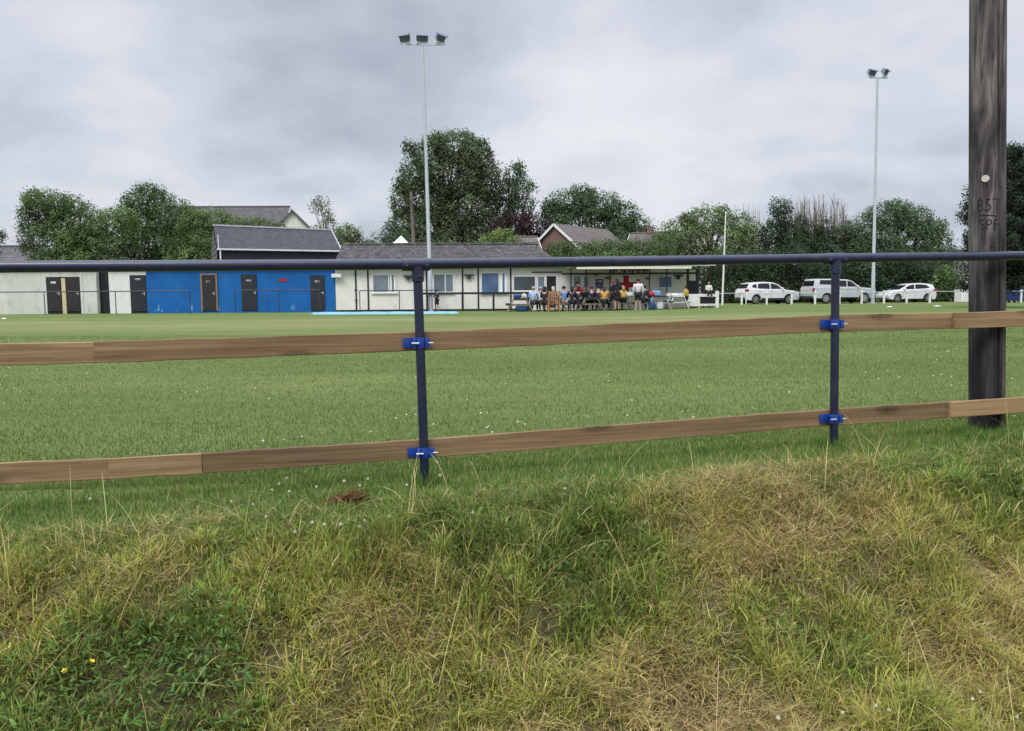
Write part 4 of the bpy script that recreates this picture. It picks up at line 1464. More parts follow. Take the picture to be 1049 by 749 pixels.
house('house', 'grey tiled house roof rising behind the hedge left of the white gable', 166, 286, 240, 212.5, 95, 9, R(2), 'dirtywhite', 'tilegrey', over=.3)
# white gable end turned to the camera
def gable_house(name, label, apx, apy, elx, ely, erx, ery, Y, length, rz, wall, roof, win=True, window_z=None):
    ap = P(apx, apy, Y); l_ = P(elx, ely, Y); r_ = P(erx, ery, Y)
    W_ = (r_ - l_).length / math.cos(rz) ; zE = (l_.z + r_.z) / 2; zR = ap.z; h = W_ / 2
    o = thing(name, label, 'house', ((l_.x + r_.x) / 2, Y, 0), rz)
    b = MB(); b.bb(-h, h, .0, length, 0, zE); b.add([(-h, 0, zE), (h, 0, zE), (0, 0, zR - .15), (-h, length, zE), (h, length, zE), (0, length, zR - .15)], [(0, 1, 2), (5, 4, 3)])
    b.build('wall', M[wall], o)
    e = .25; sl_ = (zR - zE) / h
    def rv(dz): return [(-h - e, -e, zE - e * sl_ + dz), (0, -e, zR + dz), (h + e, -e, zE - e * sl_ + dz), (-h - e, length, zE - e * sl_ + dz), (0, length, zR + dz), (h + e, length, zE - e * sl_ + dz)]
    b = MB(); b.add(rv(.05) + rv(-.07), [(0, 1, 4, 3), (1, 2, 5, 4), (9, 10, 7, 6), (10, 11, 8, 7), (0, 6, 7, 1), (1, 7, 8, 2), (0, 3, 9, 6), (2, 8, 11, 5)])
    rf = b.build('roof', M[roof], o)
    b = MB()
    for s_ in (-1, 1): b.bar((s_ * (h + e), -e - .03, zE - e * sl_ - .06), (s_ * .0, -e - .03, zR - .06), .05, .22)
    b.build('bargeboard', M['white' if wall == 'brick' else 'greyboard'], rf)
    if win:
        z0 = window_z or zE - .2
        b = MB(); frame_boxes(b, (-.5, .5, 0, 0, z0, z0 + .9), .07, -.05, -.004); f = b.build('window', M['white'], o)
        MB().bb(-.5, .5, -.02, -.004, z0, z0 + .9).build('pane', M['glassdark'], f)
    return o


gable_house('house', 'pale rendered gable end of a house behind the slate roofed store', 297, 215.5, 281, 236, 319, 236, 95, 6, R(17), 'cream', 'tilegrey', win=False)
gable_house('house', 'red brick gabled house with white bargeboards behind the clubhouse roof', 566.5, 229.5, 545, 254, 592.5, 254, 74, 9.5, R(-38), 'brick', 'tilebrown', win=False)
house('house', 'small brown house roof half hidden by the hedge right of the brick house', 640, 684, 262, 239, 88, 7, R(-25), 'brick', 'tilebrown', over=.25, chim=.4)
house('house', 'low grey roofed house beside the tall rounded hedge at the left edge', -90, 24, 270, 253.5, 68, 7, R(3), 'dirtywhite', 'tilegrey', over=.3)
house('house', 'low brown annexe roof left of the red brick gable', 531, 552, 254, 243.5, 72, 5, R(6), 'brick', 'tilebrown', over=.2)
o = house('house', 'cream house with tall dark windows behind the blue bin at the right edge', 955, 1090, 279, 257, 84, 8, R(4), 'cream', 'tilegrey',
          windows=((.545, .5, 2.4, .7), (.66, .5, 2.4, .7), (.76, .8, 2.2, .9), (.3, .8, 2.1, 1.1), (.12, .8, 2.1, 1.1)))

# white gazebo peak showing over the clubhouse ridge
c = P(411, 241.5, 56)
gz = thing('gazebo', 'white pyramid topped gazebo peeping over the clubhouse ridge', 'gazebo', (c.x, 56, 0))
hw = 1.5; ze = c.z - 1.15
b = MB(); b.add([(-hw, -hw, ze), (hw, -hw, ze), (hw, hw, ze), (-hw, hw, ze), (0, 0, c.z), (-.5, -.5, ze + .62), (.5, -.5, ze + .62), (.5, .5, ze + .62), (-.5, .5, ze + .62)],
                [(0, 1, 6, 5), (1, 2, 7, 6), (2, 3, 8, 7), (3, 0, 5, 8), (5, 6, 4), (6, 7, 4), (7, 8, 4), (8, 5, 4)])
b.add([(-hw, -hw, ze - .25), (hw, -hw, ze - .25), (hw, hw, ze - .25), (-hw, hw, ze - .25), (-hw, -hw, ze - .002), (hw, -hw, ze - .002), (hw, hw, ze - .002), (-hw, hw, ze - .002)], [(0, 1, 5, 4), (1, 2, 6, 5), (2, 3, 7, 6), (3, 0, 4, 7)])
b.build('canopy', M['whitecloth'], gz)
for sx_ in (-1, 1):
    for sy_ in (-1, 1): MB().tube((sx_ * hw * .97, sy_ * hw * .97, 0), (sx_ * hw * .97, sy_ * hw * .97, ze), .03, n=6).build('leg', M['steel'], gz)
# ------------------------------------------------------------------ trees
LEAFQ = np.array([[-.5, 0, 0], [0, -.32, .05], [.5, 0, 0], [0, .32, .05]])


def crown_points(blobs, Y, n_per_px, thick, rng, hollow=.55):
    """clump centres over ellipsoids given in pixels (px,py,rx,ry[,dy])"""
    P_, D_, W_ = [], [], []
    for bl in blobs:
        px, py, rx, ry = bl[:4]; dy = bl[4] if len(bl) > 4 else 0
        Yb = Y + dy
        c = np.array(P(px, py, Yb)); k = Yb / FPX
        n = max(30, int(math.pi * rx * ry * n_per_px * 1.35))
        d = rng.normal(size=(n, 3)); d /= np.linalg.norm(d, axis=1)[:, None]
        # lumpy surface
        a = np.arctan2(d[:, 1], d[:, 0]) * 2.2; e = d[:, 2] * 3.2
        lump = .80 + .42 * fbm(a * 1.4 + px, e * 1.4 + py, int(px) % 97, 3)
        rad = (hollow + (1 - hollow) * rng.random(n) ** .45) * lump
        r3 = np.array([rx * k, (rx + ry) * .5 * k * thick, ry * k])
        P_.append(c + d * rad[:, None] * r3); D_.append(d); W_.append(rad)
    return np.concatenate(P_), np.concatenate(D_), np.concatenate(W_)


def foliage(pts, dirs, rad, leaf_px, Y, col, rng, per=7, spread=1.4, var=.25, light=(1.25, 1.25, 1.05)):
    n = len(pts); k = Y / FPX
    L = leaf_px * k * .86
    per = int(per * 1.3)
    idx = np.repeat(np.arange(n), per); m = len(idx)
    off = rng.normal(size=(m, 3)) * L * spread * .72
    c = pts[idx] + off
    ax = rng.normal(size=(m, 3)); nc = dirs * .7 + rng.normal(size=(n, 3)) * .42 + np.array([0, 0, .30]); nrm = nc[idx] + rng.normal(size=(m, 3)) * .22
    nrm /= np.linalg.norm(nrm, axis=1)[:, None]
    t = np.cross(nrm, ax); t /= np.linalg.norm(t, axis=1)[:, None]
    bt = np.cross(nrm, t)
    sz = L * rng.uniform(.65, 1.35, m)
    V = (c[:, None, :] + (LEAFQ[None, :, :1] * t[:, None, :] + LEAFQ[None, :, 1:2] * bt[:, None, :] + LEAFQ[None, :, 2:] * nrm[:, None, :]) * sz[:, None, None])
    base = np.asarray(col)
    clump = rng.normal(1, var, n)[idx] * rng.normal(1, .08, m)
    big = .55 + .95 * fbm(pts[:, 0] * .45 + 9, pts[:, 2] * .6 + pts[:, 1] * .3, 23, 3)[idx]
    deep = .55 + .45 * sstep(.5, .95, rad)[idx]  # inner leaves coloured darker: crown shade painted in
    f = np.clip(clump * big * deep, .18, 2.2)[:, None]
    top = (sstep(-.1, .8, dirs[:, 2])[idx] * .5 * rng.random(m))[:, None]  # upper leaves tinted paler, as if lit from above
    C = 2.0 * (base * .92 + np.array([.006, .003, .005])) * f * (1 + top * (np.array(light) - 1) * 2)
    C = np.repeat(C, 4, axis=0)
    Q = np.arange(m * 4).reshape(m, 4)
    return V.reshape(-1, 3), C, Q


def tree(name, label, cat, blobs, Y, col, leaf_px=2.3, dens=.20, per=7, trunk=None, group=None, var=.25, thick=.8, limbs=True, bark='bark', trunk_r=.22, light=(1.25, 1.25, 1.05), spread=1.4, hollow=.55, seed=0):
    rng = np.random.default_rng(int(abs(blobs[0][0] * 13 + blobs[0][1] * 7)) + seed)
    bx = trunk if trunk is not None else sum(b[0] * b[2] for b in blobs) / sum(b[2] for b in blobs)
    g = G(bx, Y)
    o = thing(name, label, cat, g, 0, group)
    p, d, r = crown_points(blobs, Y, dens, thick, rng, hollow)
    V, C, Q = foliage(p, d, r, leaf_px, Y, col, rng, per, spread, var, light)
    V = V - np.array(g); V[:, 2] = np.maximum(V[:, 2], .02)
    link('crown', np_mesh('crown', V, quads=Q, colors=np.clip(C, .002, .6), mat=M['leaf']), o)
    b = MB(); rr = random.Random(int(bx) + seed)
    zt = max(P(bl[0], bl[1] - bl[3] * .3, Y).z for bl in blobs) - g.z
    pts = [Vector((0, 0, -.1)), Vector((rr.uniform(-.1, .1), 0, zt * .3)), Vector((rr.uniform(-.3, .3), rr.uniform(-.2, .2), zt * .65)), Vector((rr.uniform(-.4, .4), 0, zt * .95))]
    b.path(pts, [trunk_r, trunk_r * .8, trunk_r * .5, trunk_r * .15], 8)
    if limbs:
        for bl in blobs:
            c = P(bl[0], bl[1], Y + (bl[4] if len(bl) > 4 else 0)) - Vector(g)
            st_ = Vector((0, 0, min(max(c.z * .45, .3), zt * .6)))
            md = st_ * .45 + c * .55 + Vector((rr.uniform(-.2, .2), rr.uniform(-.2, .2), rr.uniform(-.3, .1)))
            b.path([st_, md, c], [trunk_r * .45, trunk_r * .3, trunk_r * .08], 6)
            for q in range(3):
                e_ = c + Vector((rr.uniform(-1, 1) * bl[2], rr.uniform(-.6, .6) * bl[2], rr.uniform(0, .8) * bl[3])) * (Y / FPX)
                b.path([md, (md + e_) / 2 + Vector((0, 0, .1)), e_], [trunk_r * .2, trunk_r * .12, .015], 5)
    b.build('trunk', M[bark], o, smooth='all')
    return o


GREEN = (.050, .085, .026); DGREEN = (.030, .054, .022); YGREEN = (.085, .125, .040); WILLOW = (.082, .115, .048); BLUEG = (.034, .062, .034); COPPER = (.022, .014, .014)
TG = 'trees and tall shrubs round the ground'
tree('tree', 'broad green tree with a pale leaning top standing left of the changing blocks', 'tree',
     [(48, 212, 24, 18), (36, 224, 17, 22), (80, 232, 30, 24), (112, 240, 32, 26), (60, 248, 40, 26), (100, 258, 46, 24), (32, 203, 10, 9), (128, 226, 16, 12), (70, 212, 20, 12), (90, 280, 60, 26)],
     60, (.055, .088, .030), group=TG, trunk=85)
tree('tree', 'rounded dark topped tree next to the slate roofed store', 'tree',
     [(152, 208, 25, 18), (140, 228, 20, 26), (176, 226, 26, 24), (196, 240, 24, 22), (165, 250, 38, 26), (150, 196, 12, 8), (185, 262, 40, 22), (196, 222, 14, 10), (170, 285, 45, 25)],
     63, (.045, .078, .028), group=TG, trunk=165)
tree('hedge', 'green hedge between the slate roofed store and the grey roofed house', 'hedge',
     [(200, 232, 18, 16), (222, 226, 18, 12), (240, 234, 18, 12), (262, 232, 16, 9), (282, 236, 13, 9), (296, 244, 12, 8), (245, 250, 60, 14), (220, 270, 55, 20)], 61, (.060, .092, .030), limbs=False, group='hedges behind the buildings')
tree('sapling', 'thin wispy birch with an open top behind the right end of the slate roof', 'tree',
     [(329, 206, 9, 6), (323, 213, 7, 6), (333, 215, 7, 7), (338, 222, 6, 6), (335, 232, 12, 8), (326, 238, 12, 8), (342, 238, 9, 7), (333, 252, 18, 14)], 62, (.085, .115, .045), dens=.13, per=5, trunk=336, trunk_r=.09, leaf_px=2, group=TG)
tree('bush', 'rounded pale green bush to the right of the wispy birch', 'shrub',
     [(357, 239, 13, 9), (350, 246, 13, 9), (364, 247, 9, 8), (357, 256, 20, 10)], 61.5, (.075, .105, .040), trunk=357, trunk_r=.08, group='bushes behind the clubhouse')
tree('bush', 'small dark pointed evergreen left of the big poplar', 'shrub',
     [(400, 232, 6, 6), (399, 240, 9, 8), (402, 249, 13, 10), (412, 244, 7, 8)], 61, (.026, .050, .022), trunk=400, trunk_r=.08, leaf_px=2, group='bushes behind the clubhouse')
tree('bush', 'light sprawling bush at the clubhouse ridge left of the dark evergreen', 'shrub',
     [(384, 246, 9, 6), (376, 251, 8, 5), (388, 256, 16, 9)], 62, (.085, .115, .050), trunk=384, trunk_r=.06, leaf_px=2, group='bushes behind the clubhouse', dens=.13)
tree('poplar', 'very large poplar with a knobbly silvery crown behind the floodlight mast', 'tree',
     [(466, 152, 24, 17), (440, 160, 18, 18), (488, 166, 20, 20), (424, 180, 16, 18), (465, 182, 34, 26), (500, 188, 17, 22), (436, 202, 24, 22), (412, 208, 12, 16), (480, 212, 32, 26), (450, 232, 38, 22), (414, 232, 14, 18), (494, 236, 22, 20),
      (420, 152, 7, 8), (449, 143, 9, 8), (478, 143, 8, 8), (494, 150, 7, 7), (409, 190, 6, 8), (455, 265, 50, 30)],
     84, (.054, .079, .036), leaf_px=2.6, dens=.21, group=TG, trunk=455, trunk_r=.5, var=.3, light=(1.35, 1.35, 1.25))
tree('poplar', 'smaller open crowned poplar joined to the right of the large one', 'tree',
     [(527, 181, 12, 12), (524, 198, 15, 15), (542, 192, 6, 8), (518, 214, 16, 14), (541, 208, 7, 8), (531, 172, 6, 6), (520, 240, 20, 20)],
     86, (.048, .080, .038), leaf_px=2.5, dens=.17, group=TG, trunk=522, trunk_r=.3, var=.3, light=(1.35, 1.35, 1.25))
tree('copper_beech', 'dark purple copper beech between the poplar and the brick house', 'tree',
     [(525, 236, 24, 18), (545, 232, 20, 15), (560, 240, 14, 14), (510, 242, 14, 14), (535, 255, 35, 18)], 81, COPPER, group=TG, trunk=535, trunk_r=.35)
tree('tree', 'wide dark green tree with a sloping right side behind the brick house', 'tree',
     [(588, 208, 28, 15), (612, 212, 26, 16), (572, 220, 18, 14), (635, 222, 22, 15), (652, 232, 16, 12), (600, 232, 42, 20), (640, 242, 28, 12), (596, 197, 14, 7), (563, 214, 9, 8), (664, 240, 8, 8), (610, 255, 50, 20)],
     98, (.036, .066, .026), group=TG, trunk=605, trunk_r=.4)
tree('bush', 'pale green rounded bush behind the clubhouse roof below the copper beech', 'shrub',
     [(514, 244, 15, 9), (503, 250, 12, 8), (526, 250, 9, 8), (512, 258, 22, 10)], 60, (.080, .115, .038), trunk=514, trunk_r=.07, group='bushes behind the clubhouse')
tree('hedge', 'loose green hedge running in front of the brick house behind the canopy', 'hedge',
     [(572, 257, 14, 8), (592, 256, 16, 8), (614, 255, 16, 9), (636, 254, 16, 10), (656, 255, 16, 11), (676, 252, 16, 12), (625, 272, 70, 18), (560, 262, 9, 6)], 61, (.052, .088, .032), limbs=False, group='hedges behind the buildings')
tree('willow', 'pale loose willow behind the right end of the clubhouse canopy', 'tree',
     [(722, 227, 24, 16), (752, 230, 20, 14), (696, 240, 22, 16), (730, 250, 40, 24), (772, 242, 16, 16), (684, 256, 18, 18), (765, 260, 24, 22), (720, 278, 48, 26), (706, 226, 10, 8), (739, 217, 8, 6), (750, 290, 36, 22)],
     68, WILLOW, group=TG, trunk=728, trunk_r=.3)
tree('ivy_tree', 'narrow dark ivy covered tree with a clipped looking top right of the willow', 'tree',
     [(800, 212, 12, 9), (800, 226, 12, 14), (792, 240, 14, 14), (808, 244, 12, 16), (800, 262, 22, 20), (800, 288, 26, 24)], 67, (.028, .052, .026), group=TG, trunk=800, trunk_r=.28)
tree('tree', 'dark mixed thicket with bare twigs above it behind the silver pickup', 'tree',
     [(830, 240, 12, 14), (846, 236, 9, 14), (823, 254, 16, 16), (858, 246, 14, 14), (842, 262, 26, 18), (872, 238, 8, 14), (866, 262, 20, 18), (845, 288, 36, 24), (820, 228, 5, 9)],
     69, (.034, .058, .030), group=TG, trunk=842, trunk_r=.25)
tree('tree', 'broad mid green tree behind the right-hand floodlight mast', 'tree',
     [(912, 222, 28, 15), (935, 226, 20, 15), (892, 236, 20, 18), (950, 238, 14, 12), (920, 248, 42, 24), (962, 236, 8, 12), (964, 250, 12, 14), (905, 272, 44, 26), (950, 275, 24, 26), (920, 212, 14, 7), (882, 262, 18, 20)],
     68, (.044, .076, .034), group=TG, trunk=918, trunk_r=.3)
# bare twigs standing above the thicket
rr = random.Random(3); Y = 71
g = G(835, Y)
o = thing('bare_shrub', 'bare pale brown twigs rising above the dark thicket', 'shrub', g)
b = MB()
for i in range(150):
    px = 799 + 72 * rr.random(); h_ = rr.uniform(-8, 24) + 14 * math.exp(-((px - 838) / 22) ** 2)
    p0 = P(px, 262, Y + rr.uniform(-1, 1)) - Vector(g); p1 = P(px + rr.uniform(-4, 6), 232 - h_, Y + rr.uniform(-1, 1)) - Vector(g)
    md = (p0 + p1) / 2 + Vector((rr.uniform(-.3, .3), 0, 0))
    b.path([p0, md, p1], [.045, .032, .012], 4)
    for q in range(5):
        t = rr.uniform(.45, .95); s_ = p0.lerp(p1, t)
        b.path([s_, s_ + Vector((rr.uniform(-.5, .5), rr.uniform(-.3, .3), rr.uniform(.3, .9)))], [.012, .004], 4)
b.build('twigs', M['twig'], o)
b = MB()
for i in range(5):
    p0 = Vector((rr.uniform(-2, 2), rr.uniform(-.5, .5), 0)); b.path([p0, p0 + Vector((rr.uniform(-.5, .5), 0, 5.5))], [.12, .05], 6)
b.build('stem', M['bark'], o)
# bare twigs by the willow top
g = G(768, 69); o = thing('bare_shrub', 'few thin bare twigs beside the willow top right of the white mast', 'shrub', g); b = MB()
for i in range(26):
    px = 748 + 32 * rr.random(); p0 = P(px, 250, 69) - Vector(g); p1 = P(px + rr.uniform(-4, 4), 222 - rr.uniform(0, 16), 69 + rr.uniform(-1, 1)) - Vector(g)
    b.path([p0, (p0 + p1) / 2 + Vector((rr.uniform(-.2, .2), 0, 0)), p1], [.03, .018, .005], 4)
b.build('twigs', M['twig'], o)
b = MB(); b.path([(0, 0, 0), (0.1, 0, 4.6)], [.1, .05], 6); b.build('stem', M['bark'], o)
# dark undergrowth behind the cars
for i, (px0, px1, lb) in enumerate(((738, 800, 'dark hedge behind the white off-roader at the clubhouse end'), (795, 860, 'dark hedge behind the front half of the white off-roader and the pickup tail'),
                                    (855, 925, 'dark hedge behind the pickup bonnet and the mast foot'), (915, 985, 'dark hedge behind the small white hatchback'))):
    bl = []
    rr = random.Random(50 + i)
    px = px0
    while px < px1:
        bl.append((px, 276 + rr.uniform(-6, 6), 13, 18)); bl.append((px + 4, 297 + rr.uniform(-3, 3), 14, 17)); px += 12
    tree('hedge', lb, 'hedge', bl, 64.5, (.026, .046, .022), limbs=False, group='hedges behind the parked cars', dens=.16, trunk_r=.12)
tree('bush', 'light green shrub beside the white storage box', 'shrub', [(968, 282, 10, 10), (974, 295, 9, 12), (962, 296, 10, 14)], 62.6, (.060, .10, .034), trunk=968, trunk_r=.06, group='shrubs by the car park')
tree('bush', 'small green shrub at the right edge beyond the blue bin', 'shrub', [(1052, 302, 8, 8), (1047, 310, 7, 5)], 59, (.065, .10, .04), trunk=1050, trunk_r=.05, group='shrubs by the car park')
# evergreen with drooping sprays partly hidden by the telegraph pole
def spray_tree():
    Y = 40; bx = 1024
    g = G(bx, Y); o = thing('conifer', 'dark conifer with upswept ragged branches behind the telegraph pole', 'tree', g)
    rng = np.random.default_rng(77); rr = random.Random(77)
    k = Y / FPX
    zt = P(bx, 146, Y).z - g.z
    tb = MB(); tb.path([(0, 0, -.1), (0, 0, zt * .5), (.1, 0, zt)], [.32, .2, .03], 10)
    pts, dirs, rad = [], [], []
    z = .18 * zt
    while z < zt * .985:
        t = z / zt
        Rm = (2.2 * (1 - ((t - .35) / .72) ** 2) ** .8 if t > .35 else 2.2 * (.55 + .45 * t / .35))
        Rm = max(.25, Rm.real if isinstance(Rm, complex) else Rm)
        for q in range(7):
            az = rr.uniform(0, 2 * math.pi); L = Rm * rr.uniform(.62, 1.12)
            if math.cos(az) < -.55 and rr.random() < .55: continue
            d = Vector((math.cos(az), math.sin(az), 0))
            p0 = Vector((0, 0, z - .3)); p1 = p0 + d * L * .6 + Vector((0, 0, -.12 * L)); p2 = p0 + d * L + Vector((0, 0, rr.uniform(.05, .30) * L))
            tb.path([p0, p1, p2], [.045, .03, .008], 5)
            n = int(26 * L)
            for i in range(n):
                s_ = rr.uniform(.25, 1.0) ** .7
                c = p0.lerp(p1, s_ / .6) if s_ < .6 else p1.lerp(p2, (s_ - .6) / .4)
                w_ = .26 * (1.1 - s_ * .75)
                pts.append(np.array(c) + rng.normal(size=3) * w_ * np.array([1, 1, .55]) + np.array(g)); dirs.append(np.array([d.x * .5, d.y * .5, .5])); rad.append(.35 + .65 * s_)
        z += .17
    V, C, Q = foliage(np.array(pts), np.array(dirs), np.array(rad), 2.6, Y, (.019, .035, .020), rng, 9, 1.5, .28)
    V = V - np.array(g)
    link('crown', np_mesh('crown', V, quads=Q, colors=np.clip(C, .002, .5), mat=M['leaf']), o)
    tb.build('trunk', M['bark'], o, smooth='all')
spray_tree()
tree('tree', 'sparse small tree just showing at the left edge above the grey roof', 'tree', [(-3, 243, 7, 7), (-8, 256, 9, 9), (1, 240, 4, 5)], 64, (.045, .07, .035), dens=.12, trunk=-8, trunk_r=.1, leaf_px=2, group=TG)
# far tree line closing the horizon where gaps show
tree('hedge', 'low far hedge line behind the clubhouse roof', 'hedge', [(px, 268 + 3 * math.sin(px), 22, 12) for px in range(300, 640, 22)], 66, (.045, .075, .03), limbs=False, group='hedges behind the buildings', dens=.1)
# ------------------------------------------------------------------ vehicles
def arc(cx, cz, r, a0, a1, n):
    return [(cx + r * math.cos(a0 + (a1 - a0) * i / n), cz + r * math.sin(a0 + (a1 - a0) * i / n)) for i in range(n + 1)]


def car(name, label, loc, rz, sp, cat='car'):
    """local: x forward, y left, z up; origin at ground under the middle"""
    o = thing(name, label, cat, loc, rz, sp.get('group'))
    W, ra, xr, xf, wr = sp['W'], sp['ra'], sp['xr'], sp['xf'], sp['wr']
    zb = sp['zb']; body = M[sp['paint']]
    top = sp['lower']            # list from front-bottom over bonnet / belt to rear-bottom
    # bottom edge with wheel arches, from rear to front
    bot = [(top[-1][0] + .05, zb)]
    for cx in (xr, xf):
        th0 = math.pi - math.asin(max(-1, min(1, (zb - wr) / ra))) ; th1 = math.asin(max(-1, min(1, (zb - wr) / ra)))
        bot += arc(cx, wr, ra, th0, th1, 12)
    bot += [(top[0][0] - .05, zb)]
    poly = bot + top
    # loft across the width: full section in the middle, gently tucked in at the flanks
    xs_mid = (top[0][0] + top[-1][0]) / 2
    def ring(y, inset):
        r_ = []
        zt = max(p[1] for p in top)
        for (x, z) in poly:
            f = 1 - inset * .55
            r_.append((xs_mid + (x - xs_mid) * (1 - inset * .04), y, z - (inset * .03 if z > zt - .25 else 0)))
        return r_
    ys = [(-W / 2 + .05, 1.6), (-W / 2, .55), (-W / 2 + .012, 0) , (W / 2 - .012, 0), (W / 2, .55), (W / 2 - .05, 1.6)]
    ys = [(-W / 2, 1.0), (-W / 2 + .07, .0), (W / 2 - .07, .0), (W / 2, 1.0)]
    b = MB(); vs = []; n = len(poly)
    for y, ins in ys: vs += ring(y, ins)
    fs = [tuple(range(n - 1, -1, -1)), tuple((len(ys) - 1) * n + k for k in range(n))]
    for i in range(len(ys) - 1):
        for k in range(n):
            k2 = (k + 1) % n
            fs.append((i * n + k, i * n + k2, (i + 1) * n + k2, (i + 1) * n + k))
    b.add(vs, fs)
    b.build('body', body, o, smooth=True)
    # dark floor and wheel wells
    b = MB(); b.bb(top[-1][0] + .12, top[0][0] - .15, -W / 2 + .12, W / 2 - .12, zb - .04, zb + .12)
    for cx in (xr, xf): b.bb(cx - ra - .02, cx + ra + .02, -W / 2 + .06, W / 2 - .06, zb + .1, wr + ra + .01)
    b.build('underbody', M['carblack'], o)
    # cabin
    cab = sp['cabin']; zt = max(p[1] for p in cab); z0 = min(p[1] for p in cab)
    yb, yt = W / 2 - .05, W / 2 - sp.get('tumble', .20)
    def yz(z): return yb + (yt - yb) * (z - z0) / (zt - z0)
    n = len(cab); b = MB()
    vs = [(x, -yz(z), z) for x, z in cab] + [(x, yz(z), z) for x, z in cab]
    fs = [tuple(range(n)), tuple(range(2 * n - 1, n - 1, -1))] + [(( k + 1) % n, k, n + k, n + (k + 1) % n) for k in range(n)]
    b.add(vs, fs); b.build('cabin', body, o, smooth=True, bevel=.035, ang=12)
    # side glass
    for pl in sp['side']:
        for s_ in (-1, 1):
            b = MB(); b.add([(x, s_ * (yz(z) + .004), z) for x, z in pl], [tuple(range(len(pl)))])
            b.build('side_window', M['carglass'], o)
    for nm, (x0, za), (x1, zb_) in sp['screens']:
        # slightly proud of the cabin surface
        dx, dz = x1 - x0, zb_ - za; L = math.hypot(dx, dz); nx, nz = (dz / L, -dx / L)
        if nm == 'rear_window': nx, nz = -nx, -nz
        if nz < 0: nx, nz = -nx, -nz
        e = .006
        b = MB(); b.add([(x0 + nx * e, -yz(za) + .08, za + nz * e), (x0 + nx * e, yz(za) - .08, za + nz * e), (x1 + nx * e, yz(zb_) - .06, zb_ + nz * e), (x1 + nx * e, -yz(zb_) + .06, zb_ + nz * e)], [(0, 1, 2, 3)])
        b.build(nm, M['carglass'], o)
    # wheels
    for cx in (xr, xf):
        for s_ in (-1, 1):
            y = s_ * (W / 2 - .12)
            b = MB(); q = []
            prof = [(.62, -.09), (.94, -.105), (1, -.07), (1, .07), (.94, .105), (.62, .09)]
            N = 24; vs = []
            for i in range(N):
                a = 2 * math.pi * i / N
                for r_, yy in prof: vs.append((cx + math.cos(a) * r_ * wr, y + yy, wr + math.sin(a) * r_ * wr))
            m_ = len(prof); fs = []
            for i in range(N):
                i2 = (i + 1) % N
                for k in range(m_ - 1): fs.append((i * m_ + k, i2 * m_ + k, i2 * m_ + k + 1, i * m_ + k + 1))
            b.add(vs, fs); w_ = b.build('wheel', M['tyre'], o, smooth=True)
            b = MB(); ye = y + s_ * .075
            b.tube((cx, ye - s_ * .03, wr), (cx, ye + s_ * .012, wr), wr * .16, n=12)
            for k in range(10 if sp.get('spokes', 5) == 10 else 5):
                a = 2 * math.pi * k / (10 if sp.get('spokes', 5) == 10 else 5) + .3
                b.bar((cx + math.cos(a) * wr * .12, ye, wr + math.sin(a) * wr * .12), (cx + math.cos(a) * wr * .63, ye, wr + math.sin(a) * wr * .63), .05, .03, up=(0, 1, 0))
            N = 20; vs = []; fs = []
            for i in range(N):
                a = 2 * math.pi * i / N
                for r_, yy in ((.60, 0), (.66, 0), (.66, .02), (.60, .02)): vs.append((cx + math.cos(a) * r_ * wr, ye + s_ * yy, wr + math.sin(a) * r_ * wr))
            for i in range(N):
                i2 = (i + 1) % N
                for k in range(4): fs.append((i * 4 + k, i2 * 4 + k, i2 * 4 + (k + 1) % 4, i * 4 + (k + 1) % 4))
            b.add(vs, fs); b.build('rim', M['alloy'], w_)
            MB().tube((cx, y - s_ * .05, wr), (cx, y + s_ * .03, wr), wr * .6, n=16).build('brake_disc', M['carblack'], w_)
    # lights, mirrors, trims
    fx, rx = top[0][0], top[-1][0]
    for s_ in (-1, 1):
        x, z, l_, h_ = sp['head']
        b = MB(); b.add([(x, s_ * (W / 2 + .004), z), (x - l_, s_ * (W / 2 + .006), z + h_ * .45), (x - l_, s_ * (W / 2 + .006), z + h_), (x - l_ * .25, s_ * (W / 2 + .004), z + h_)], [(0, 1, 2, 3)])
        b.bb(x - .02, x + .03, s_ * (W / 2 - .38), s_ * (W / 2 - .02), z, z + h_)
        b.build('headlight', M['headlamp'], o)
        x, z, l_, h_ = sp['tail']
        b = MB(); b.bb(x - .03, x + l_, s_ * (W / 2 - .10), s_ * (W / 2 + .006), z, z + h_); b.build('tail_light', M['redlight'], o, bevel=.01)
        mx, mz = sp['mirror']
        b = MB(); b.ell((mx, s_ * (W / 2 + .08), mz), (.08, .11, .075), 10, 6); b.build('wing_mirror', M[sp.get('mirrorpaint', sp['paint'])], o, smooth=True)
        for hx in sp['handles']:
            b = MB(); b.bb(hx - .09, hx + .09, s_ * (W / 2 + .002), s_ * (W / 2 + .028), sp['hz'], sp['hz'] + .03); b.build('door_handle', M[sp['paint']], o)
        for dx in sp['seams']:
            b = MB(); b.bb(dx - .006, dx + .006, s_ * (W / 2 - .004), s_ * (W / 2 + .003), zb + .12, sp['beltz'] - .02); b.build('door_seam', M['carblack'], o)
        b = MB(); b.bb(xr + ra + .03, xf - ra - .03, s_ * (W / 2 - .03), s_ * (W / 2 + .006), zb - .02, zb + sp.get('sill', .09)); b.build('sill', M['carblack'], o)
    b = MB(); b.bb(rx - .02, rx + .1, -W / 2 + .12, W / 2 - .12, zb + .02, zb + .2); b.build('rear_bumper', M['carblack'], o, bevel=.02)
    b = MB(); b.bb(fx - .1, fx + .02, -W / 2 + .18, W / 2 - .18, zb + .03, zb + .2); b.build('grille', M['carblack'], o, bevel=.02)
    b = MB(); b.bb(rx - .045, rx - .021, -.26, .26, zb + .42, zb + .53); b.build('number_plate', M['plate'], o)
    return o


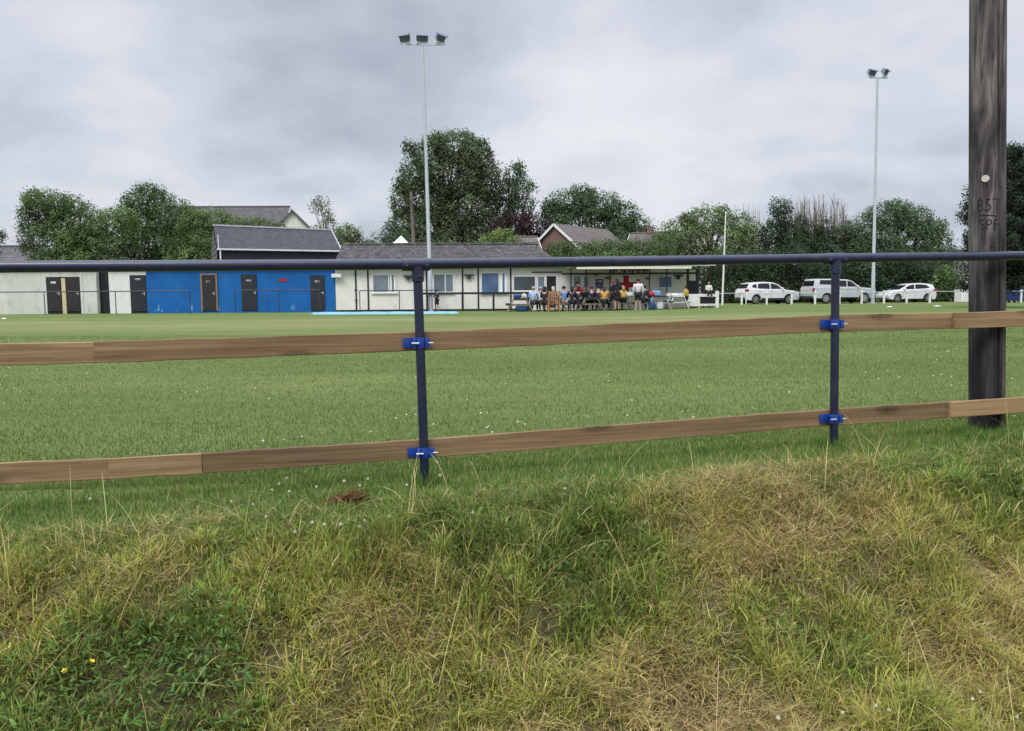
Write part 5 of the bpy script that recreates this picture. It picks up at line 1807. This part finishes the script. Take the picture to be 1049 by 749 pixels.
SUV = dict(W=1.80, ra=.40, xr=-1.33, xf=1.32, wr=.345, zb=.30, paint='carwhite', beltz=1.02,
           lower=[(2.12, .34), (2.16, .52), (2.13, .72), (1.98, .90), (1.55, .985), (.98, 1.05), (0, 1.06), (-1.6, 1.10), (-2.0, 1.10), (-2.12, .98), (-2.16, .62), (-2.12, .34)],
           cabin=[(1.06, 1.03), (.42, 1.46), (.05, 1.58), (-.6, 1.63), (-1.35, 1.60), (-1.78, 1.52), (-2.03, 1.07)],
           side=[[(.78, 1.10), (.36, 1.42), (.02, 1.50), (-.14, 1.51), (-.12, 1.10)], [(-.20, 1.10), (-.22, 1.51), (-.7, 1.52), (-1.12, 1.49), (-1.16, 1.14)], [(-1.25, 1.16), (-1.22, 1.47), (-1.50, 1.43), (-1.62, 1.24)]],
           screens=[('windscreen', (.98, 1.09), (.46, 1.44)), ('rear_window', (-1.99, 1.16), (-1.81, 1.48))],
           head=(2.06, .74, .42, .15), tail=(-2.13, .90, .24, .20), mirror=(.74, 1.12), handles=(-.02, -1.02), hz=.95, seams=(.82, -.16, -1.12), sill=.14)
PICK = dict(W=1.80, ra=.43, xr=-1.50, xf=1.60, wr=.375, zb=.40, paint='carsilver', beltz=1.14, spokes=10,
            lower=[(2.45, .46), (2.50, .68), (2.46, .95), (2.30, 1.08), (1.20, 1.17), (0, 1.19), (-1.2, 1.19), (-2.52, 1.19), (-2.56, 1.1), (-2.56, .62), (-2.52, .46)],
            cabin=[(1.28, 1.15), (.62, 1.62), (.30, 1.74), (-.30, 1.77), (-.55, 1.80), (-2.15, 1.80), (-2.30, 1.76), (-2.48, 1.16)],
            side=[[(1.0, 1.22), (.56, 1.58), (.30, 1.66), (.22, 1.66), (.22, 1.22)], [(.14, 1.22), (.14, 1.66), (-.45, 1.68), (-.58, 1.22)], [(-.80, 1.36), (-.80, 1.70), (-1.92, 1.71), (-2.02, 1.40)]],
            screens=[('windscreen', (1.20, 1.21), (.68, 1.585)), ('rear_window', (-2.45, 1.28), (-2.34, 1.66))],
            head=(2.40, .88, .40, .18), tail=(-2.54, .84, .10, .30), mirror=(.95, 1.25), handles=(.30, -.48), hz=1.05, seams=(1.05, .18, -.62, -.72), sill=.06)
HATCH = dict(W=1.74, ra=.37, xr=-1.26, xf=1.26, wr=.32, zb=.24, paint='carwhite', beltz=.93,
             lower=[(1.96, .28), (2.02, .46), (1.98, .62), (1.78, .76), (1.30, .90), (.85, .95), (0, .98), (-1.2, 1.04), (-1.78, 1.05), (-1.95, .92), (-2.0, .56), (-1.94, .28)],
             cabin=[(1.16, .92), (.35, 1.34), (-.05, 1.44), (-.7, 1.48), (-1.35, 1.42), (-1.72, 1.34), (-1.88, 1.02)],
             side=[[(.82, 1.00), (.30, 1.28), (-.02, 1.36), (-.16, 1.37), (-.16, 1.01)], [(-.24, 1.02), (-.24, 1.37), (-.7, 1.385), (-1.15, 1.33), (-1.42, 1.17), (-1.40, 1.12), (-1.1, 1.06)]],
             screens=[('windscreen', (1.06, .99), (.40, 1.325)), ('rear_window', (-1.86, 1.10), (-1.74, 1.31))],
             head=(1.90, .62, .50, .13), tail=(-1.97, .84, .30, .16), mirror=(.72, 1.02), handles=(-.02, -.98), hz=.88, seams=(.80, -.20, -1.02), sill=.05)
RED = dict(HATCH, paint='carred')
grp = 'cars parked beyond the white posts'
def park(px, Y): return G(px, Y, .01)
car('parked_car', 'white off-roader parked facing right beside the clubhouse', park(785.5, 58.5), R(10), dict(SUV, group=grp))
car('pickup_truck', 'silver grey pickup with a windowed hard top over its bed between two white cars', park(858.5, 58), R(10), dict(PICK, group=grp), 'pickup')
car('parked_car', 'small white hatchback parked facing left right of the mast foot', park(928, 61), R(187), dict(HATCH, group=grp))
car('parked_car', 'dark red car mostly hidden behind the white storage box and the telegraph pole', park(1004, 62.5), R(172), dict(RED, group=grp))

# storage box and bins at the right
g = G(990, 57)
o = thing('storage_box', 'white ribbed storage box partly hidden by the telegraph pole', 'storage box', g, R(4))
b = MB(); b.bb(-.66, .66, -.4, .4, .06, .86); b.build('box_body', M['white'], o, bevel=.015)
b = MB()
for k in range(3): b.bb(-.58, .58, -.412, -.4005, .20 + k * .17, .23 + k * .17)
b.build('rib', M['cream'], o)
MB().bb(-.69, .69, -.43, .43, .863, .95).build('lid', M['white'], o, bevel=.02)
b = MB(); b.bb(-.12, .12, -.425, -.402, .70, .73); b.build('handle', M['steeldark'], o)
def bin_(px, Y, lb, rz):
    g = G(px, Y); o = thing('wheelie_bin', lb, 'bin', g, rz, 'large blue bins at the right edge')
    b = MB(); b.add([(-.55, -.40, .14), (.55, -.40, .14), (.55, .40, .14), (-.55, .40, .14), (-.64, -.5, 1.12), (.64, -.5, 1.12), (.64, .5, 1.12), (-.64, .5, 1.12)],
                    [(0, 3, 2, 1), (0, 1, 5, 4), (1, 2, 6, 5), (2, 3, 7, 6), (3, 0, 4, 7), (4, 5, 6, 7)])
    b.build('bin_body', M['binblue'], o, bevel=.03)
    b = MB(); b.add([(-.66, -.53, 1.13), (.66, -.53, 1.13), (.66, .53, 1.34), (-.66, .53, 1.34), (-.66, -.53, 1.17), (.66, -.53, 1.17), (.66, .53, 1.40), (-.66, .53, 1.40)],
                    [(0, 3, 2, 1), (4, 5, 6, 7), (0, 1, 5, 4), (1, 2, 6, 5), (2, 3, 7, 6), (3, 0, 4, 7)]); b.build('lid', M['greyboard'], o)
    for sx_ in (-.42, .42):
        for sy_ in (-.3, .3): MB().tube((sx_, sy_ - .03, .08), (sx_, sy_ + .03, .08), .08, n=12).build('castor', M['tyre'], o)
bin_(1036.5, 56, 'large dark blue wheeled bin with a sloping grey lid right of the telegraph pole', R(3))

# white posts with a wire rail in front of the cars
pr = thing('post_and_rail', 'row of short white concrete posts carrying a thin rail in front of the parked cars', 'fence', G(760, 55.5))
PRI = Matrix.Translation(pr.location).inverted()
pxs = [(759.8, 55.5, .078), (764.3, 57.0, .045), (785.5, 55.5, .072), (811, 55.5, .075), (835, 55.5, .075), (860, 55.5, .07), (882.8, 55.5, .075), (905.6, 55.5, .075), (928.8, 55.5, .068), (952.6, 55.5, .075), (1000, 55.5, .07), (1046, 55.5, .07)]
for px, Y, w_ in pxs:
    g = PRI @ G(px, Y)
    MB().box((g.x, g.y, g.z + .44), (w_ * 1.65, w_ * 1.65, .98)).build('post', M['white'], pr, bevel=.02)
pts = [PRI @ (G(px, 55.5) + Vector((0, -.11, .80 + (.03 if i % 2 else 0)))) for i, px in enumerate((736, 760, 785, 811, 835, 860, 883, 905, 929, 953, 1000, 1060))]
MB().path(pts, .022, 8).build('rail', M['steel'], pr, smooth=True)

# far litter and the blue sheet on the grass
def crumple(name, label, cat, px, Y, sx_, sy_, sz_, mat, seed, group=None):
    rng = random.Random(seed); g = G(px, Y)
    b = MB(); b.ell((0, 0, 0), (1, 1, 1), 14, 9)
    b.v = [(v[0] * sx_ * (1 + .25 * math.sin(v[2] * 5 + v[1] * 7 + seed)) + rng.uniform(-.05, .05) * sx_, v[1] * sy_ * (1 + rng.uniform(-.18, .18)), max(-.98, v[2]) * sz_ * (1 + .25 * math.sin(v[0] * 4 + seed)) + sz_ * .75) for v in b.v]
    if isinstance(mat, list):
        for i, f in enumerate(b.f):
            b.mi[i] = 1 if math.sin(sum(b.v[k][0] for k in f) / len(f) / sx_ * 4.2 + seed) > .1 else 0
    o = b.build(name, mat, None, smooth='all'); o.location = g
    for_ = min(v.co.z for v in o.data.vertices); o.location.z -= for_ + .005
    return tag(o, label, cat, group)
def litter(px, py, w_, label):
    Y = CAM_H * FPX / (py - 301.5)
    g = G(px, Y); b = MB(); rng = random.Random(int(px))
    n = 7
    top = [(w_ * math.cos(2 * math.pi * i / n) * rng.uniform(.6, 1), .4 * w_ * math.sin(2 * math.pi * i / n) * rng.uniform(.6, 1), rng.uniform(.01, .04)) for i in range(n)]
    bt = [(x, y, .004) for x, y, z in top]
    b.add(top + bt + [(0, 0, .055)], [(i, (i + 1) % n, 2 * n) for i in range(n)] + [(i, n + i, n + (i + 1) % n, (i + 1) % n) for i in range(n)])
    o = b.build('litter', M['whitecloth'], None); o.location = g
    tag(o, label, 'litter', 'pale litter lying on the far grass')
litter(912, 319, .2, 'small pale scrap lying on the far grass below the white hatchback')
litter(961, 318.6, .28, 'larger pale scrap lying on the far grass near the storage box')
litter(3, 323, .16, 'pale scrap on the grass at the far left edge')

def tarp():
    vs = []; fs = []; nx, ny = 60, 6
    for j in range(ny + 1):
        for i in range(nx + 1):
            u, v = i / nx, j / ny
            px = 318 + 152 * u; Y = 39.8 + 1.8 * v * (1 - .55 * u ** 3)
            Y = 40.2 + (v - .5) * (2.0 - 1.5 * u ** 4) * (0.35 + .65 * min(1, u * 8))
            x = XP(px, Y); z = float(T(x, Y)) + .035 + .045 * fbm(u * 25, v * 5, 3, 3) + .05 * math.sin(math.pi * v)
            if j in (0, ny) or i in (0, nx): z = float(T(x, Y)) + .004
            vs.append((x, Y, z))
    for j in range(ny):
        for i in range(nx): fs.append((j * (nx + 1) + i, j * (nx + 1) + i + 1, (j + 1) * (nx + 1) + i + 1, (j + 1) * (nx + 1) + i))
    b = MB(); b.add(vs, fs); o = b.build('ground_sheet', M['bluetarp'], None, smooth='all')
    tag(o, 'long light blue sheet spread on the grass in front of the clubhouse', 'ground sheet')
tarp()
crumple('bag', 'bright red and white bag slumped on the grass before the white terrace fence', 'bag', 714, 46.6, .36, .28, .19, [M['redcloth'], M['whitecloth']], 3)
crumple('bag', 'orange and pale bag on the grass under the child on the white fence', 'bag', 727.5, 46.2, .24, .2, .10, [M['orangebag'], M['whitecloth']], 8)
# ------------------------------------------------------------------ picnic tables
def table_parts(o, top, frame, L=1.7):
    b = MB()
    for k in range(5): b.bb(-.36 + k * .146, -.36 + k * .146 + .136, -L / 2, L / 2, .71, .75)
    b.build('tabletop', M[top], o)
    for s_ in (-1, 1):
        b = MB()
        for k in range(2): b.bb(s_ * .66 - .13 + k * .135, s_ * .66 - .13 + k * .135 + .125, -L / 2, L / 2, .42, .46)
        b.build('bench', M[top], o)
        b = MB(); y = s_ * (L / 2 - .22)
        b.bar((-.34, y, .71), (-.70, y, 0), .05, .09, up=(0, 1, 0)); b.bar((.34, y + .0, .71), (.70, y, 0), .05, .09, up=(0, 1, 0))
        b.bb(-.80, .80, y + .048, y + .093, .33, .415); b.bb(-.36, .36, y + .048, y + .093, .62, .705)
        b.build('a_frame', M[frame], o)
M['paleframe'] = wood('pale_timber_frame', (.42, .38, .31), (.22, .19, .15), knots=False)
TY = 43.9
GP = 'picnic tables in front of the clubhouse'
TABLES = {}
for k, (px, Y, top, fr, rz, lb) in enumerate((
        (532.5, TY, 'navytable', 'paleframe', 2, 'dark topped picnic table with blue bags, leftmost of the row'),
        (568, TY + .3, 'picnic', 'paleframe', -2, 'picnic table behind the tall wooden chair'),
        (604, TY + .1, 'navytable', 'paleframe', 3, 'dark topped picnic table beside the bending person in red'),
        (635, TY + .4, 'picnic', 'paleframe', -1, 'picnic table behind the person in the long navy coat'),
        (672.5, TY + .2, 'navytable', 'steel', 3, 'dark topped picnic table with a red bag right of the person in grey'),
        (693.5, TY + .9, 'white', 'white', 4, 'small white picnic table in front of the white terrace rails'))):
    g = G(px, Y); o = thing('picnic_table', lb, 'picnic table', g, R(rz), GP)
    if px < 690: table_parts(o, top, fr)
    else:
        table_parts(o, top, fr, 1.3); o.scale = (.85, .85, .95)
    TABLES[k] = o

# tall wooden chair facing the table
g = G(567, TY - 1.25)
chz = thing('wooden_chair', 'tall orange wooden armchair with its slatted back to the field', 'chair', g, R(4))
for sx_ in (-.29, .29):
    MB().bar((sx_, -.26, 0), (sx_, -.34, 1.12), .07, .06, up=(1, 0, 0)).build('leg', M['oak'], chz)
    MB().bar((sx_, .26, 0), (sx_, .24, .66), .06, .06, up=(1, 0, 0)).build('leg', M['oak'], chz)
    MB().bb(sx_ - .045, sx_ + .045, -.24, .34, .662, .70).build('armrest', M['oak'], chz)
MB().bb(-.255, .255, -.25, .28, .42, .46).build('seat', M['oak'], chz)
b = MB()
for k in range(4): b.bb(-.18 + k * .12 - .022, -.18 + k * .12 + .022, -.325, -.295, .55, 1.0)
b.build('back_slats', M['oak'], chz)
MB().bb(-.255, .255, -.345, -.30, 1.005, 1.10).build('top_rail', M['oak'], chz)
MB().bb(-.255, .255, -.29, -.25, .18, .23).build('stretcher', M['oak'], chz)

# things on and under the tables
def bag(name, label, px, Y, z, d, mat, seed, cat='bag'):
    g = G(px, Y); rng = random.Random(seed)
    b = MB(); b.ell((0, 0, 0), (1, 1, 1), 12, 8)
    nv = []
    for v in b.v:
        sq = lambda a: math.copysign(abs(a) ** .42, a)
        nv.append((sq(v[0]) * d[0] / 2 * rng.uniform(.84, 1.08), sq(v[1]) * d[1] / 2 * rng.uniform(.92, 1.05), (sq(v[2]) * .5 + .5) * d[2]))
    b.v = nv
    b.path([(-d[0] * .25, 0, d[2] * .95), (-d[0] * .1, 0, d[2] * 1.22), (d[0] * .1, 0, d[2] * 1.22), (d[0] * .25, 0, d[2] * .95)], .012, 5)
    o = b.build(name, M[mat], None, smooth='all'); o.location = (g.x, g.y, g.z + z)
    return tag(o, label, cat)
M['paleblue'] = paint('pale_blue_cloth', (.20, .36, .58), .8, .12, 5)
M['carrier'] = paint('carrier_bag', (.6, .62, .64), .5, .1, 6)
bag('bag', 'blue holdall lying on top of the leftmost picnic table', 530, TY, .752, (.50, .30, .20), 'bluebag', 1)
bag('carrier_bag', 'small white carrier bag beside the blue holdall on the leftmost picnic table', 537, TY - .1, .752, (.25, .2, .22), 'carrier', 2)
bag('bag', 'dark blue bag on the ground under the leftmost picnic table', 534, TY - .4, 0, (.70, .4, .34), 'bluebag', 3)
bag('bag', 'red sports bag on the dark table right of the person in grey', 667, TY, .752, (.40, .25, .24), 'redcloth', 4)
bag('bag', 'grey blue cushion bag on the right of the dark table with the red bag', 672, TY + .7, .752, (.55, .16, .30), 'paleblue', 5)
bag('carrier_bag', 'white carrier bag under the right-hand dark picnic table', 676, TY - .3, 0, (.4, .3, .45), 'carrier', 6)
bag('bag', 'blue rucksack on the ground under the right-hand dark picnic table', 668, TY - .5, 0, (.4, .35, .42), 'bluebag', 7)
bag('bag', 'pale cushion lying on the small white picnic table', 692, TY + .9, .715, (.55, .3, .14), 'carrier', 8)
bag('carrier_bag', 'white paper bag on the table behind the person in the navy coat', 645, TY + .2, .752, (.4, .3, .22), 'carrier', 9)

# ------------------------------------------------------------------ people
def skin_mesh(name, V, Rd, E, mat, parent, sub=1, extra=None, root=0):
    me = bpy.data.meshes.new(name); me.from_pydata([tuple(v) for v in V], E, [])
    o = bpy.data.objects.new(name, me); COL.objects.link(o)
    md = o.modifiers.new('skin', 'SKIN'); md.use_smooth_shade = True
    if not me.skin_vertices: 
        raise RuntimeError('no skin layer')
    for i, r_ in enumerate(Rd):
        me.skin_vertices[0].data[i].radius = (r_, r_)
        me.skin_vertices[0].data[i].use_root = (i == root)
    sb = o.modifiers.new('sub', 'SUBSURF'); sb.levels = sub; sb.render_levels = sub
    dg = bpy.context.evaluated_depsgraph_get(); dg.update()
    nm = bpy.data.meshes.new_from_object(o.evaluated_get(dg))
    bpy.data.objects.remove(o); bpy.data.meshes.remove(me)
    if extra is not None:
        bm = bmesh.new(); bm.from_mesh(nm)
        em = bpy.data.meshes.new('tmp'); em.from_pydata(extra.v, [], extra.f); bm.from_mesh(em); bpy.data.meshes.remove(em)
        bmesh.ops.recalc_face_normals(bm, faces=bm.faces)
        bm.to_mesh(nm); bm.free()
    nm.materials.clear(); nm.materials.append(mat)
    nm.polygons.foreach_set('use_smooth', [True] * len(nm.polygons))
    return link(name, nm, parent)


_cloth = {}
def cloth(c):
    if c not in _cloth: _cloth[c] = paint('cloth_%d' % len(_cloth), c, .85, .15, 9)
    return _cloth[c]
SKIN = paint('skin', (.46, .28, .20), .55, .06, 12)
HAIRD = (.015, .012, .010); HAIRB = (.06, .032, .018); HAIRG = (.36, .34, .32); HAIRR = (.12, .03, .02); HAIRBLOND = (.32, .21, .09)


def person(label, px, Y, pose, face=0, h=1.72, top=(.1, .1, .1), legs=(.02, .02, .03), hair=HAIRD, longhair=False, coat=0.0, shorts=False, lean=None, seat=.46, shoes=(.03, .03, .03),
           arms='down', hat=None, hood=False, width=1.0, zoff=0, xyz=None):
    """face: heading, 0 looks away from the field side camera (+y), 180 looks at it"""
    k = h / 1.72
    g = xyz if xyz is not None else G(px, Y); g = Vector(g) + Vector((0, 0, zoff))
    o = thing('person', label, 'person', g, R(face))
    ln = lean if lean is not None else (0.12 if pose == 'sit' else .03)
    sw = .185 * width
    if pose == 'sit': pel = Vector((0, 0, (seat + .10) / k))
    else: pel = Vector((0, -.05 if ln > .3 else 0, .93))
    up = Vector((0, math.sin(ln), math.cos(ln))); fw = Vector((0, math.cos(ln), -math.sin(ln)))
    sp = pel + up * .20; chs = pel + up * .42; nk = pel + up * .555
    hl = min(ln * .8, .9) if pose != 'sit' else ln * .6
    hu = Vector((0, math.sin(hl), math.cos(hl))); hf = Vector((0, math.cos(hl), -math.sin(hl)))
    hb = nk + hu * .075 + hf * .012; hm = nk + hu * .15 + hf * .02; ht = nk + hu * .215 + hf * .012
    V, Rd, E = [], [], []
    def add(p, r_, par=None):
        V.append(Vector(p) * k); Rd.append(r_ * k)
        if par is not None: E.append((par, len(V) - 1))
        return len(V) - 1
    i_p = add(pel, .125 * width); i_s = add(sp, .115 * width, i_p); i_c = add(chs, .125 * width, i_s); i_n = add(nk, .055, i_c)
    i_hb = add(hb, .068, i_n); i_hm = add(hm, .088, i_hb); i_ht = add(ht, .062, i_hm)
    add(hm + hf * .105 - hu * .015, .014, i_hm)                       # nose
    for s_ in (-1, 1): add(hm + Vector((s_ * .092, 0, 0)), .018, i_hm)  # ears
    J = {}
    for s_ in (-1, 1):
        sh = chs + up * .06 + Vector((s_ * sw, 0, 0))
        if arms == 'down': el = sh + Vector((s_ * .055, -.02, -.28)); wr = el + Vector((-s_ * .015, .07, -.24))
        elif arms == 'table': el = sh + Vector((s_ * .06, .13, -.24)); wr = el + Vector((-s_ * .10, .22, -.02))
        elif arms == 'lap': el = sh + Vector((s_ * .07, .02, -.27)); wr = el + Vector((-s_ * .11, .21, -.06))
        elif arms == 'reach': el = sh + Vector((s_ * .05, .18, -.21)); wr = el + Vector((-s_ * .06, .20, -.14))
        elif arms == 'front': el = sh + Vector((s_ * .07, .03, -.27)); wr = el + Vector((-s_ * .12, .20, .08))
        hd = (wr - el).normalized()
        i_sh = add(sh, .062, i_c); i_e = add(el, .044, i_sh); i_w = add(wr, .029, i_e); add(wr + hd * .055, .034, i_w); 
        hip = pel + Vector((s_ * .095, 0, -.03))
        if pose == 'sit':
            kn = hip + Vector((s_ * .05, .42, -.02)); an = Vector((kn.x, kn.y + .02, max(.08, 0.08 - zoff / k)))
            if seat > .7: an = kn + Vector((0, .02, -.40))
        else:
            st_ = .05 * s_
            kn = Vector((s_ * .105, .03 + st_ * .6, .49)); an = Vector((s_ * .11, -.03 + st_, .085))
        i_h = add(hip, .088 * width, i_p); i_k = add(kn, .057, i_h); i_a = add(an, .038, i_k); i_t = add(an + Vector((s_ * .02, .14, -.045)), .034, i_a)
        J[s_] = (sh, el, wr, hip, kn, an, hd)
    # fingers and eyes are welded into the one body mesh
    ex = MB()
    for s_ in (-1, 1):
        sh, el, wr, hip, kn, an, hd = J[s_]
        palm = wr + hd * .085
        side = Vector((s_, 0, 0)); side = (side - hd * side.dot(hd)).normalized(); nr = hd.cross(side).normalized()
        if nr.z > 0: nr = -nr
        for f_, (off, L) in enumerate(((-.030, .066), (-.010, .078), (.010, .074), (.028, .058))):
            b0 = palm + side * off; b1 = b0 + hd * L * .55 + nr * .008; b2 = b1 + hd * L * .35 + nr * .024
            ex.path([b0 * k, b1 * k, b2 * k], [.0095 * k, .0085 * k, .006 * k], 5)
        t0 = wr + hd * .045 - side * .028; ex.path([t0 * k, (t0 + hd * .035 - side * .026 + nr * .01) * k, (t0 + hd * .065 - side * .024 + nr * .02) * k], [.011 * k, .0095 * k, .007 * k], 5)
        ex.ell((hm + hf * .088 + Vector((s_ * .034, 0, 0)) + hu * .012) * k, (.011 * k,) * 3, 6, 4)
    mo = hb + hf * .088 + hu * .028
    ex.ell(mo * k, (.026 * k, .008 * k, .007 * k), 6, 4)
    skin_mesh('body', V, Rd, E, SKIN, o, 1, ex)
    # clothing: garments skinned over the same joints, a little larger
    def garment(name, pts, rad, ed, c):
        return skin_mesh(name, [Vector(p) * k for p in pts], [r_ * k for r_ in rad], ed, cloth(c), o, 1)
    P_, Q_, E_ = [pel + up * -.02, sp, chs, nk - up * .03], [.150 * width, .138 * width, .150 * width, .072], [(0, 1), (1, 2), (2, 3)]
    for s_ in (-1, 1):
        sh, el, wr, *_ = J[s_]; n0 = len(P_)
        P_ += [sh, el, wr - J[s_][6] * .02]; Q_ += [.085, .063, .045]; E_ += [(2, n0), (n0, n0 + 1), (n0 + 1, n0 + 2)]
    if coat and pose != 'sit':
        n0 = len(P_); P_ += [pel + Vector((0, 0, -.22)), pel + Vector((0, 0, -coat))]; Q_ += [.185, .20]; E_ += [(0, n0), (n0, n0 + 1)]
    garment('coat' if coat else 'top', P_, Q_, E_, top)
    P_, Q_, E_ = [pel + Vector((0, 0, -.01))], [.135 * width], []
    for s_ in (-1, 1):
        sh, el, wr, hip, kn, an, hd = J[s_]; n0 = len(P_)
        if shorts: P_ += [hip, hip.lerp(kn, .55), hip.lerp(kn, .95)]; Q_ += [.108 * width, .098, .085]
        else: P_ += [hip, kn, an + Vector((0, 0, .03))]; Q_ += [.105 * width, .074, .058]
        E_ += [(0, n0), (n0, n0 + 1), (n0 + 1, n0 + 2)]
    garment('shorts' if shorts else 'trousers', P_, Q_, E_, legs)
    for s_ in (-1, 1):
        an = J[s_][5]; b = MB(); c = an + Vector((s_ * .012, .055, -.045))
        b.ell(c * k, (.052 * k, .135 * k, .045 * k), 10, 6, zmin=-.85); b.build('shoe', cloth(shoes), o, smooth='all')
    # hair
    b = MB()
    q = Matrix.Rotation(-hl, 3, 'X')
    hc = hm + hu * .022 - hf * .022
    b.ell(hc * k, (.108 * k, .108 * k, .112 * k), 12, 8, q, zmin=-.25)
    if longhair:
        b.path([(hc - hf * .05) * k, (hc - hf * .085 - Vector((0, 0, .12))) * k, (hc - hf * .09 - Vector((0, 0, .28))) * k], [.085 * k, .085 * k, .04 * k], 9)
    b.build('hair', cloth(hair), o, smooth='all')
    if hat:
        b = MB(); b.ell((hm + hu * .05 - hf * .01) * k, (.116 * k, .118 * k, .095 * k), 12, 8, q, zmin=-.1)
        b.bar((hm + hu * .05 + hf * .08) * k, (hm + hu * .045 + hf * .19) * k, .15 * k, .012 * k); b.build('cap', cloth(hat), o, smooth=True)
    if hood:
        b = MB(); b.ell((hb - hf * .075 - hu * .02) * k, (.12 * k, .08 * k, .10 * k), 10, 7, q); b.build('hood', cloth(top), o, smooth='all')
    return o


person('child in dark navy top and shorts standing by the floodlight mast foot', 447.5, 45.0, 'stand', 140, 1.22, (.02, .022, .035), (.015, .016, .025), HAIRD, shorts=True, arms='front')
person('seated person in a light blue shirt on the right bench of the leftmost picnic table', 546.3, 43.6, 'sit', -12, 1.74, (.30, .42, .62), (.05, .045, .045), HAIRG, arms='lap', width=1.08)
person('seated person in white beside the person in the light blue shirt', 553.4, 44.3, 'sit', -18, 1.70, (.70, .71, .74), (.06, .06, .07), HAIRG, arms='table')
person('seated person in a black top with dark hair left of the tall wooden chair', 557.8, 43.35, 'sit', -15, 1.72, (.018, .018, .022), (.02, .02, .025), HAIRD, arms='table', hood=True)
gch = G(567, TY - 1.25)
person('person with grey hair and a pink scarf seated in the tall wooden chair', 567, TY - 1.2, 'sit', 5, 1.70, (.24, .13, .18), (.20, .15, .16), HAIRG, arms='lap', xyz=gch + Vector((0, .02, 0)), longhair=True)
person('seated person in a sky blue shirt with short dark hair right of the tall chair', 578.3, 43.9, 'sit', 25, 1.76, (.12, .25, .52), (.35, .34, .33), HAIRD, arms='table')
person('seated person in navy with long dark hair right of the sky blue shirt', 585.8, 43.4, 'sit', 0, 1.72, (.012, .016, .040), (.015, .015, .02), HAIRD, longhair=True, arms='table')
person('seated person in black hunched just below the bending person in red', 592.3, 43.5, 'sit', -25, 1.72, (.014, .014, .02), (.014, .014, .018), HAIRD, arms='table', hood=True, width=1.1)
person('standing person in a bright red top bending over the picnic table', 597.5, 45.1, 'stand', 80, 1.74, (.50, .022, .04), (.02, .02, .03), HAIRD, lean=.62, arms='reach')
person('seated person in navy wearing a dark red cap', 606.3, 44.6, 'sit', 8, 1.72, (.018, .02, .038), (.02, .02, .03), HAIRD, hat=(.13, .02, .025), arms='table')
person('seated person in navy with a dark beanie right of the one in the red cap', 613, 43.9, 'sit', -12, 1.78, (.014, .016, .036), (.02, .02, .03), (.01, .012, .03), arms='table')
person('seated person in a mustard yellow jacket with long brown hair', 619.2, 43.3, 'sit', -20, 1.70, (.50, .27, .06), (.015, .015, .02), HAIRB, longhair=True, arms='table', width=1.08)
person('tall person standing in a long navy coat with bare calves', 632, 42.9, 'stand', 10, 1.72, (.012, .014, .028), (.012, .012, .018), HAIRD, coat=.40, shorts=True, arms='front', longhair=True)
person('person with red hair standing just left behind the long navy coat', 628.2, 43.9, 'stand', 15, 1.66, (.03, .025, .04), (.02, .02, .03), HAIRR, longhair=True)
person('seated person in a yellow top partly hidden right behind the long navy coat', 638.8, 44.3, 'sit', 20, 1.70, (.58, .36, .08), (.05, .05, .06), HAIRBLOND, longhair=True, arms='table')
person('person in a pale grey sweatshirt and navy shorts standing before the flag', 653.7, 42.9, 'stand', -10, 1.69, (.58, .59, .60), (.016, .018, .035), HAIRD, shorts=True, arms='down', width=1.12, shoes=(.6, .6, .6))
person('person in dark navy sitting just right of the one in pale grey', 660, 43.8, 'sit', -40, 1.68, (.016, .02, .04), (.015, .016, .03), HAIRD, arms='lap')
person('small child in a yellow and black top standing beside the white side panel', 703, 44.6, 'stand', 40, 1.24, (.50, .36, .05), (.02, .02, .025), HAIRD, shorts=True)
fx_ = ROW.M @ Vector((ROW.X(725.5, -2.0), -2.06, 0))
person('small child in a white top sitting on the white terrace fence', 725.5, 46, 'sit', 182, 1.20, (.74, .73, .72), (.02, .02, .025), HAIRBLOND, seat=zt + .02, arms='lap', xyz=(fx_.x, fx_.y, float(T(fx_.x, fx_.y)) * 0))
